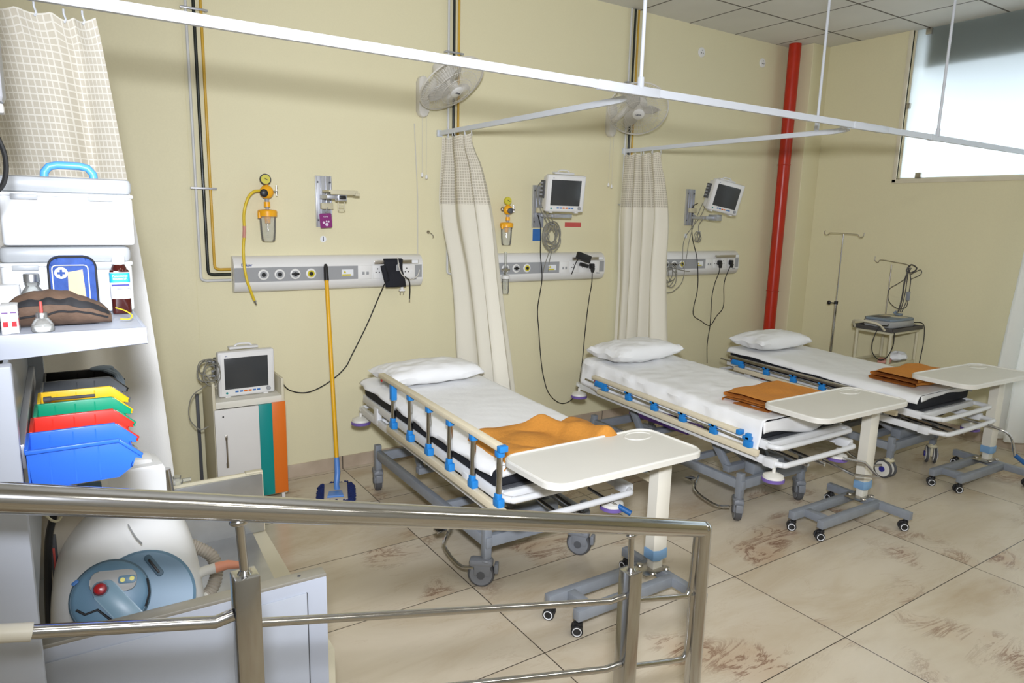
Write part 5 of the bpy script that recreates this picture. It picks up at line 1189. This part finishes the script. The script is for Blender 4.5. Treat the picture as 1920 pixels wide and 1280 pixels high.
for k, (m, c) in enumerate(bins):
    y = -2.935+.124*k; zt = 1.334-.0012*k; x0 = -.688+.0045*k; wd = .114
    t = thing('storage_bin', bl[k], 'bin', (x0+.09, y, zt-.078), group='hanging parts bins')
    prof = [(x0, zt), (x0+.152, zt), (x0+.190, zt-.036), (x0+.190, zt-.047), (x0+.178, zt-.042), (x0+.172, zt-.050), (x0+.168, zt-.062), (x0+.150, zt-.077), (x0+.006, zt-.077)]
    g = G()
    for s in (-1, 1): g.prism(prof, .0025, Matrix(((1, 0, 0, 0), (0, 0, 1, y+s*wd/2-.00125), (0, 1, 0, 0), (0, 0, 0, 1))), .0006)
    g.b2((x0+.004, y-wd/2, zt-.079), (x0+.150, y+wd/2, zt-.0765)).b2((x0, y-wd/2, zt-.078), (x0+.003, y+wd/2, zt))
    g.beam((x0+.148, y, zt-.0775), (x0+.172, y, zt-.060), wd, .0025).beam((x0+.171, y, zt-.062), (x0+.178, y, zt-.042), wd, .0025)
    g.build('bin_body', m, t)
    g = G()
    for s in (-1, 1):
        g.b2((x0-.002, y+s*(wd/2+.003)-.004, zt-.006), (x0+.153, y+s*(wd/2+.003)+.004, zt+.002), .002)
        g.beam((x0+.152, y+s*(wd/2+.003), zt-.002), (x0+.191, y+s*(wd/2+.003), zt-.039), .008, .007, .002)
        for xx in (.035, .075, .115): g.b2((x0+xx, y+s*(wd/2)-.002, zt-.075), (x0+xx+.0025, y+s*(wd/2)+.002, zt-.005))
    g.b2((x0-.003, y-wd/2, zt-.006), (x0+.004, y+wd/2, zt+.003), .002)
    g.build('bin_rim', m, t)
    if k == 3:
        o = recentre(G().cyl((-.665, y+.01, 1.325), (-.56, y-.02, 1.33), .004).cyl((-.665, y+.01, 1.325), (-.65, y+.007, 1.326), .007).build('metal_rod', 'grey_dark')); tag(o, 'dark metal rod lying across the yellow parts bin', 'rod')
t = thing('rubber_glove', 'blue grey glove hanging out of the black parts bin', 'glove', (-.485, -2.30, 1.27))
g = G().sphere((-.53, -2.28, 1.335), .022, (1.4, .9, .35)).tube(catmull([(-.53, -2.28, 1.335), (-.505, -2.285, 1.325), (-.488, -2.29, 1.30), (-.484, -2.29, 1.275)], 4), [.010]*12+[.006], 8).tube([(-.53, -2.29, 1.335), (-.50, -2.30, 1.320), (-.492, -2.30, 1.298)], .007, 8).tube([(-.53, -2.27, 1.335), (-.505, -2.268, 1.326), (-.490, -2.268, 1.306)], .007, 8)
g.build('glove_body', 'ecg_blue', t)

# things on the shelf
ZS = 1.541
def toolbox(z0, y, x0, x1, label, hd, dl=.10):
    hb = dl; t = thing('storage_box', label, 'box', ((x0+x1)/2, y, z0), group='white lidded storage boxes')
    cx_ = (x0+x1)/2; w_ = x1-x0
    g = G(); g.prism(rrect(w_-.006, .150, .014, 4, cx_, y), hb, Matrix.Translation((0, 0, z0)), .006); g.build('box_body', 'box_white', t)
    G().prism(rrect(w_, .158, .016, 4, cx_, y), .008, Matrix.Translation((0, 0, z0+hb-.002)), .002).build('box_rim', 'box_white', t)
    G().prism(rrect(w_-.006, .152, .016, 4, cx_, y), .036, Matrix.Translation((0, 0, z0+hb+.006)), .010).build('box_lid', 'box_lid', t)
    for xx in (.19, .74):
        G().box((x0+w_*xx, y-.080, z0+hb-.004), (.050, .006, .012), .002).build('lid_catch', 'box_lid', t)
    if hd:
        a = x0+w_*.34; b_ = x0+w_*.72; z = z0+hb+.038
        G().tube([(a, y, z-.004), (a+.002, y, z+.016), (a+.012, y, z+.029), (a+.028, y, z+.033), (b_-.028, y, z+.033), (b_-.012, y, z+.029), (b_-.002, y, z+.016), (b_, y, z-.004)], .0090, 10).build('carry_handle', 'handle_blue', t)
    return t
toolbox(ZS, -2.545, -.722, -.458, 'white lidded storage box standing on the rack shelf, lower of the two', False, .112)
toolbox(ZS+.157, -2.545, -.712, -.447, 'white lidded storage box with a sky blue handle, on top of the other', True, .112)
# syrup bottle
t = thing('syrup_bottle', 'amber medicine bottle with a cyan and white label and white cap', 'bottle', (-.492, -2.66, ZS))
G().prism(rrect(.040, .030, .008, 4, -.492, -2.66), .104, Matrix.Translation((0, 0, ZS)), .004).lathe([(.017, 0), (.015, .008), (.011, .014), (.011, .02)], (-.492, -2.66, ZS+.102)).build('bottle_body', 'amber_glass', t)
G().lathe([(.0135, 0), (.0135, .017), (.011, .019)], (-.492, -2.66, ZS+.116), seg=24).build('bottle_cap', 'box_white', t)
G().prism(rrect(.0412, .0312, .008, 4, -.492, -2.66), .062, Matrix.Translation((0, 0, ZS+.036)), 0).build('bottle_label', 'paper', t)
G().prism(rrect(.0414, .0314, .008, 4, -.492, -2.66), .022, Matrix.Translation((0, 0, ZS+.0740)), 0).build('label_band', 'label_cyan', t)
G().b2((-.510, -2.6762, ZS+.066), (-.474, -2.6754, ZS+.070)).b2((-.500, -2.6762, ZS+.0590), (-.474, -2.6754, ZS+.0600)).build('label_stripe', 'label_navy', t)
text('label_lettering', 'Paracetamol\nSolution I.P.', .0062, face_y((-.492, -2.6766, ZS+.086)), 'paper', t, bold=True)
# blue first aid pouch
t = thing('first_aid_pouch', 'blue nylon first aid pouch with a cross and a strip of beige tape', 'pouch', (-.585, -2.71, ZS))
G().prism(rrect(.090, .138, .022, 6, -.585, 0), .045, Matrix(((1, 0, 0, 0), (0, 0, 1, -2.735), (0, 1, 0, ZS+.0705), (0, 0, 0, 1))), .010).build('pouch_body', 'pouch_blue', t)
G().tube([Vector((x, -2.737, ZS+.0705+y)) for x, y in rrect(.088, .136, .022, 6, -.585, 0)], .0022, 6, closed=True).build('piping', 'piping', t)
G().tube([Vector((x, -2.7385, ZS+.0655+y)) for x, y in rrect(.066, .110, .008, 4, -.589, 0)], .0012, 6, closed=True).build('printed_border', 'paper', t)
em = G().lathe([(.0125, 0), (.0125, .001)], (-.606, -2.7365, ZS+.104), (0, -1, 0), 24).build('emblem', 'paper', t)
G().box((-.606, -2.7385, ZS+.104), (.0150, .001, .0048)).box((-.606, -2.7387, ZS+.104), (.0048, .001, .0150)).build('emblem_cross', 'pouch_blue', em)
G().prism([(-.596, .016), (-.594, .106), (-.566, .111), (-.562, .016)], .0012, Matrix(((1, 0, 0, 0), (0, 0, -1, -2.739), (0, 1, 0, ZS), (0, 0, 0, 1)))).build('tape_strip', 'tape', t)
G().tube([(-.616, -2.739, ZS+.055), (-.608, -2.739, ZS+.058), (-.604, -2.739, ZS+.048), (-.598, -2.739, ZS+.04)], .0010, 6).build('printed_mark', 'paper', t)
# brown pouch
t = thing('zip_pouch', 'long brown and black nylon zip pouch lying on the shelf edge', 'pouch', (-.595, -2.80, ZS))
def pouch(u, v):
    a = u*2*PI; x = -.712+.190*v; q = math.sin(PI*min(1, max(0, v*.98+.01)))**.30
    hh = .078*(1-.28*v**2)*q*(1+.10*wrinkle(v*5, math.sin(a), 2.1)); dd = .045*q*(1+.12*wrinkle(v*4+2, math.cos(a), 2.3))
    return Vector((x, -2.805+dd*math.cos(a), ZS+.002+hh*.5*(1+math.sin(a))))
G().grid(pouch, 28, 30).build('pouch_body', 'brown_cloth', t)
def pline(off, d): return [tuple(pouch(off+.02*math.sin(v*7), v)+Vector((0, -d, .0008))) for v in [i/24 for i in range(1, 24)]]
G().tube(pline(.53, .001), .0022, 6).build('piping', 'piping', t)
G().grid(lambda u, v: pouch(.385+.075*v, .02+.96*u)+Vector((0, -.0012, .0009)), 30, 4).build('zip_band', 'piping', t)
G().tube(catmull([(-.512, -2.79, ZS+.030), (-.495, -2.80, ZS+.024), (-.483, -2.81, ZS+.014), (-.49, -2.82, ZS+.008), (-.507, -2.825, ZS+.010)], 5), .0014, 6).build('yellow_cord', 'yellow_hose', t)
# glass bottles
t = thing('glass_bottle', 'clear glass bottle with a grey crimp cap beside the blue pouch', 'bottle', (-.662, -2.66, ZS))
G().lathe([(.024, 0), (.026, .004), (.026, .045), (.018, .062), (.012, .070), (.013, .082)], (-.662, -2.66, ZS)).build('bottle_body', 'clear', t)
G().lathe([(.0155, 0), (.0155, .016), (.014, .018)], (-.662, -2.66, ZS+.080)).build('crimp_cap', 'steel_sheet', t)
t = thing('injection_vial', 'small clear vial with a pink needle hub stuck in its cap', 'vial', (-.645, -2.872, ZS))
G().lathe([(.018, 0), (.0195, .003), (.0195, .014), (.012, .026), (.009, .029)], (-.645, -2.872, ZS)).build('vial_body', 'clear', t)
G().lathe([(.0105, 0), (.0105, .009), (.009, .011)], (-.645, -2.872, ZS+.027)).build('vial_cap', 'steel_sheet', t)
G().lathe([(.0032, 0), (.0028, .02), (.002, .022)], (-.645, -2.872, ZS+.038)).build('needle_hub', 'sticker_red', t)
G().lathe([(.0185, .0005), (.0185, .010)], (-.645, -2.872, ZS+.0008)).build('vial_contents', 'paper', t)
o = recentre(G().prism(rrect(.045, .045, .012, 4, -.705, -2.69), .078, Matrix.Translation((0, 0, ZS)), .004).build('white_jar', 'box_white')); tag(o, 'plain white plastic jar at the left end of the shelf', 'jar')
for k, (x, dy) in enumerate(((-.722, 0), (-.7035, .004), (-.690, .008))):
    t = thing('medicine_carton', ['white medicine carton, leftmost of the three by the frame edge', 'white medicine carton, middle of the three by the frame edge', 'white medicine carton, nearest the vial'][k], 'carton', (x, -2.86+dy, ZS), group='medicine cartons')
    y = -2.86+dy; G().b2((x-.007, y-.03, ZS), (x+.007, y+.03, ZS+.055), .0008).build('carton_body', 'paper', t)
    G().b2((x+.0068, y-.024, ZS+.014), (x+.0074, y-.006, ZS+.028)).b2((x-.004, y-.0306, ZS+.014), (x+.004, y-.0299, ZS+.024)).build('red_print', 'carton_red', t)
    G().b2((x+.0068, y-.026, ZS+.040), (x+.0074, y+.02, ZS+.0425)).b2((x+.0068, y-.026, ZS+.034), (x+.0074, y+.012, ZS+.036)).b2((x-.005, y-.0306, ZS+.040), (x+.005, y-.0299, ZS+.0425)).build('purple_print', 'carton_purple', t)
# monitor above the rack, its lower right corner in frame
t = thing('display_monitor', 'grey and white display whose corner shows at the upper left edge', 'monitor', (-.852, -2.86, 1.955))
G().b2((-1.12, -2.845, 1.975), (-.668, -2.80, 2.32), .015).build('housing', 'alu', t)
G().b2((-1.12, -2.862, 1.990), (-.682, -2.843, 2.31), .004).build('front_panel', 'paper', t)
G().b2((-1.12, -2.86, 1.957), (-.672, -2.82, 1.974), .003).build('lower_lip', 'white_plastic', t)
G().cyl((-.95, -2.80, 1.552), (-.95, -2.80, 2.1), .016).lathe([(.06, 0), (.06, .01), (.02, .016)], (-.95, -2.80, ZS)).build('stand_pole', 'rod', t)
G().tube(catmull([(-.72, -2.83, 1.96), (-.69, -2.84, 1.92), (-.678, -2.84, 1.87), (-.69, -2.84, 1.82), (-.73, -2.84, 1.80), (-.80, -2.83, 1.79)], 6), .0045, 8).build('signal_cable', 'cord_black', t)

# ------------------------------------------------------------------ grey steel-lined bench, and the white machine on it
t = thing('steel_bench', 'grey cabinet bench with a steel-lined recessed deck behind the handrail', 'bench', (-.37, -2.1, 0))
FL, FR_, BR, BL = Vector((-.80, -2.615, 0)), Vector((-.010, -2.628, 0)), Vector((.040, -1.655, 0)), Vector((-.80, -1.655, 0))
fd = (FR_-FL).normalized(); fn = Vector((fd.y, -fd.x, 0))
g = G(); 
def wallpanel(a, b_, z0, z1, th):
    d = (b_-a).normalized(); n = Vector((-d.y, d.x, 0)); pts = [(a.x, a.y), (b_.x, b_.y), (b_.x+n.x*th, b_.y+n.y*th), (a.x+n.x*th, a.y+n.y*th)]
    return pts
G().prism(wallpanel(FL, FR_, 0, 0, .03), .700, Matrix.Translation((0, 0, .012)), .003).build('front_wall', 'foreground_metal', t)
G().prism(wallpanel(FL, FR_, 0, 0, .046), .012, Matrix.Translation((0, 0, .710)), .003).build('front_rim', 'rim_steel', t)
G().cyl((-.085, -2.606, .7215), (-.085, -2.606, .723), .005).build('rim_hole', 'grey_dark', t)
dp = FL.lerp(FR_, .085); dq = FL.lerp(FR_, .925)
door = G().prism([(dp.x+fn.x*.0005, dp.y+fn.y*.0005), (dp.x+fn.x*.006, dp.y+fn.y*.006), (dq.x+fn.x*.006, dq.y+fn.y*.006), (dq.x+fn.x*.0005, dq.y+fn.y*.0005)][::-1], .625, Matrix.Translation((0, 0, .05)), .0015).build('inset_door', 'foreground_panel', t)
gp = G()
for q in (dp, dq): gp.prism([(q.x-fd.x*.002+fn.x*.0002, q.y-fd.y*.002+fn.y*.0002), (q.x+fd.x*.001+fn.x*.0002, q.y+fd.y*.001+fn.y*.0002), (q.x+fd.x*.001+fn.x*.0068, q.y+fd.y*.001+fn.y*.0068), (q.x-fd.x*.002+fn.x*.0068, q.y-fd.y*.002+fn.y*.0068)], .625, Matrix.Translation((0, 0, .05)))
gp.build('door_gap', 'grey_dark', door)
G().prism([(FL.x, FL.y+.03), (FR_.x+.03, FR_.y+.03), (BR.x, BR.y), (BL.x, BL.y)], .43, Matrix.Translation((0, 0, .012)), .003).build('lower_body', 'cab_side', t)
G().prism([(FL.x+.03, FL.y+.04), (-.055, -2.57), (-.015, -1.668), (BL.x+.02, -1.668)], .006, Matrix.Translation((0, 0, .4425)), .001).build('steel_deck', 'steel_sheet', t)
G().b2((-.80, -1.668, .446), (.034, -1.655, .700), .001).build('back_splash', 'steel_sheet', t)
G().b2((-.80, -1.657, .442), (.040, -1.643, .712), .003).b2((-.03, -1.668, .7085), (.036, -1.640, .716), .001).build('back_ledge', 'cab_side', t)

t = thing('medical_machine', 'white rounded medical machine with a slate blue dial face and red knob', 'machine', (-.50, -2.2, .45))
lv = [(.449, .212, -.505, .17), (.52, .213, -.505, .18), (.60, .208, -.505, .18), (.68, .198, -.503, .175), (.74, .184, -.500, .165), (.79, .160, -.490, .15), (.83, .135, -.480, .13), (.86, .108, -.466, .11), (.880, .075, -.456, .085), (.888, .03, -.45, .04)]
g = G(); rings = []
for z, hw, xc, hd in lv:
    R_ = []
    for k in range(48):
        a = 2*PI*k/48; ca, sa = math.cos(a), math.sin(a); e = 2/2.9
        R_.append(g.bm.verts.new((xc+hw*math.copysign(abs(ca)**e, ca), -2.20+(.0 if z < .7 else (z-.7)*.25)+hd*math.copysign(abs(sa)**e, sa), z)))
    rings.append(R_)
for A, B_ in zip(rings, rings[1:]):
    for k in range(48): g.bm.faces.new((A[k], A[(k+1) % 48], B_[(k+1) % 48], B_[k]))
g.bm.faces.new(rings[0][::-1]); g.bm.faces.new(rings[-1])
shell = g.build('body_shell', 'machine_white', t, sub=1)
G().prism([(-.535, -2.16), (-.375, -2.16), (-.385, -2.03), (-.525, -2.03)], .145, Matrix.Translation((0, 0, .84)), .018).box((-.455, -2.09, .965), (.10, .10, .08), .02, rot=Matrix.Rotation(.12, 4, 'Y')).build('upper_housing', 'machine_white', t)
G().b2((-.72, -2.12, .452), (-.56, -1.95, .90), .03).build('rear_housing', 'machine_beige', t)
G().b2((-.700, -2.131, .66), (-.682, -2.118, .80), .003).build('status_strip', 'grey_dark', t)
G().b2((-.694, -2.135, .69), (-.688, -2.129, .76), .001).build('red_marking', 'sticker_red', t)
G().box((-.585, -2.14, .925), (.065, .03, .05), .006).build('slate_block', 'machine_blue_dark', t)
nrm = Vector((-.10, -.80, .50)).normalized()
def onface(px, pz, y): return Vector((px, y, pz))
c2 = Vector((-.478, -2.405, .665)); c1 = Vector((-.560, -2.425, .708))
G().lathe([(.138, -.05), (.138, .008), (.130, .016), (.02, .018)], c2, nrm, 48).build('blue_face', 'machine_blue', t)
d1 = G().lathe([(.096, -.05), (.098, .012), (.094, .020), (.084, .026), (.02, .027)], c1, nrm, 48).build('dial', 'machine_blue', t)
G().lathe([(.0985, .010), (.1005, .014), (.0965, .018)], c1, nrm, 48).build('dial_rim', 'machine_blue_dark', d1)
xx = Vector((0, 0, 1)).cross(nrm).normalized(); yy = nrm.cross(xx)
F = lambda a, b_, c=0.0, o=c1: o+xx*a+yy*b_+nrm*c
fm = Matrix((xx, yy, nrm)).transposed().to_4x4()
FM = lambda a, b_, c, r=0.0, o=c1: Matrix.Translation(F(a, b_, c, o)) @ fm @ Matrix.Rotation(r, 4, 'Z')
G().prism(rrect(.060, .165, .024, 6), .014, FM(.022, -.030, .026, .62), .004).build('dial_grip', 'dial_light', d1)
G().prism(rrect(.115, .058, .022, 6), .012, FM(.010, .038, .026, -.10), .004).build('button_plate', 'ecg_grey', d1)
G().prism(rrect(.045, .022, .008, 4), .003, FM(.044, .036, .0375, -.10), .001).build('button_field', 'machine_blue', d1)
G().lathe([(.017, 0), (.017, .006), (.013, .015), (.004, .017)], F(-.022, .022, .038), nrm, 24).build('red_knob', 'red_knob', d1)
G().lathe([(.021, 0), (.021, .003)], F(-.022, .022, .037), nrm, 24).build('knob_collar', 'machine_blue_dark', d1)
for a in (.033, .056): G().lathe([(.0062, 0), (.0062, .003)], F(a, .036, .040), nrm, 16).build('yellow_button', 'button_yellow', d1)
G().prism(rrect(.018, .010, .003, 3), .003, FM(-.082, .052, .026, .6), .001).build('blue_mark', 'sticker_blue', d1)
G().tube([F(-.080, -.020, .027), F(-.060, -.036, .027), F(-.030, -.030, .027), F(.0, -.062, .027), F(.02, -.095, .027)], .0035, 8).build('dark_groove', 'black', d1)
G().tube([F(.093, .03, .02), F(.097, -.01, .02), F(.086, -.045, .02)], .003, 8).build('dark_groove', 'black', d1)
G().prism(rrect(.020, .075, .009, 4), .006, FM(.030, .088, .016, .55, c2), .002).build('lever_slot', 'machine_blue_dark', t)
G().prism(rrect(.007, .050, .003, 4), .003, FM(.030, .086, .0215, .55, c2), .001).build('slot_groove', 'black', t)
sp = [Vector((-.50, -2.335, .875)), Vector((-.485, -2.352, .84)), Vector((-.47, -2.366, .82))]
G().tube(catmull(sp, 4), .0022, 6).build('shell_seam', 'strip_grey', t)
G().cyl((-.352, -2.09, .70), (-.372, -2.065, .93), .022).build('steel_tube', 'chrome', t)
hp = catmull([(-.352, -2.08, .70), (-.330, -2.07, .66), (-.285, -2.07, .63), (-.240, -2.09, .59), (-.235, -2.12, .54), (-.265, -2.16, .50), (-.32, -2.19, .49)], 12)
G().tube(hp, [.023 if i % 2 else .019 for i in range(len(hp))], 12).build('corrugated_hose', 'hose_grey', t)
t = thing('hose_end', 'beige hose with a salmon pink pointed tip lying on the steel deck', 'hose', (-.24, -2.27, .47))
G().tube(catmull([(-.35, -2.25, .60), (-.305, -2.27, .635), (-.26, -2.28, .645)], 5), .016, 12).build('hose_body', 'table_top', t)
G().tube([(-.262, -2.28, .645), (-.225, -2.285, .648), (-.19, -2.29, .640), (-.165, -2.30, .634)], [.017, .015, .012, .003], 12).build('hose_tip', 'hose_tip', t)
G().tube(catmull([(-.17, -2.10, .452), (-.12, -2.12, .453), (-.075, -2.20, .453), (-.06, -2.32, .453), (-.08, -2.42, .453)], 6), .005, 8).build('pale_tube', 'paper', t)
t = thing('hose_cluster', 'knot of thin beige tubes beside the corrugated hose on the bench', 'tubes', (-.27, -2.25, .45)); rnd = random.Random(2)
for k in range(6):
    G().tube(catmull([(-.30+rnd.uniform(-.02, .03), -2.22+rnd.uniform(-.04, .03), .455+.05*abs(math.sin(i*1.3+k))+.01) for i in range(5)]+[(-.25, -2.36+.01*k, .458)], 5), .006, 8).build('thin_tube', 'table_top', t)
t = thing('plastic_wrap', 'crumpled clear plastic bag on top of the white machine', 'bag', (-.50, -2.05, .985))
def wrap(u, v):
    a = u*2*PI; b_ = v*PI; r = .06*(1+.35*wrinkle(math.cos(a)*2+3, math.sin(a)*2+b_, 2.1)); return Vector((-.52+1.2*r*math.sin(b_)*math.cos(a), -2.07+r*math.sin(b_)*math.sin(a), 1.018+.35*r*math.cos(b_)))
G().grid(wrap, 28, 16).build('bag_body', 'clear', t)
t = thing('tube_connector', 'small clear plastic connector on the back corner of the steel bench', 'connector', (-.28, -1.66, .712))
G().lathe([(.02, 0), (.022, .012), (.014, .02), (.016, .032)], (-.285, -1.642, .7125)).cyl((-.265, -1.642, .722), (-.235, -1.642, .722), .008).build('connector_body', 'clear', t)
t = thing('machine_cables', 'black and cream cables hanging behind the white machine', 'cable', (-.70, -2.18, .5))
G().tube(catmull([(-.68, -2.20, 1.06), (-.683, -2.17, .98), (-.675, -2.15, .90), (-.70, -2.16, .80), (-.715, -2.19, .62), (-.72, -2.22, .47)], 5), .010, 8).build('black_cable', 'cord_black', t)
G().tube(catmull([(-.66, -2.18, 1.06), (-.71, -2.18, .98), (-.705, -2.18, .90), (-.67, -2.17, .86), (-.64, -2.16, .95), (-.63, -2.16, 1.04)], 5), .004, 8).build('cream_cable', 'trolley_cream', t)
G().box((-.655, -2.14, 1.03), (.05, .03, .04), .008).build('orange_plug', 'orange', t)

for o in [o for o in COL.objects if o.parent is None and (o.name.startswith(('ecg_', 'supply_packet', 'plastic_bag')) or (o.get('label') or '').endswith(('push handle side', 'equipment trolley')))]:
    o.location += Vector((.13, -.06, .008 if not o.name.startswith('ecg_trolley') else 0))
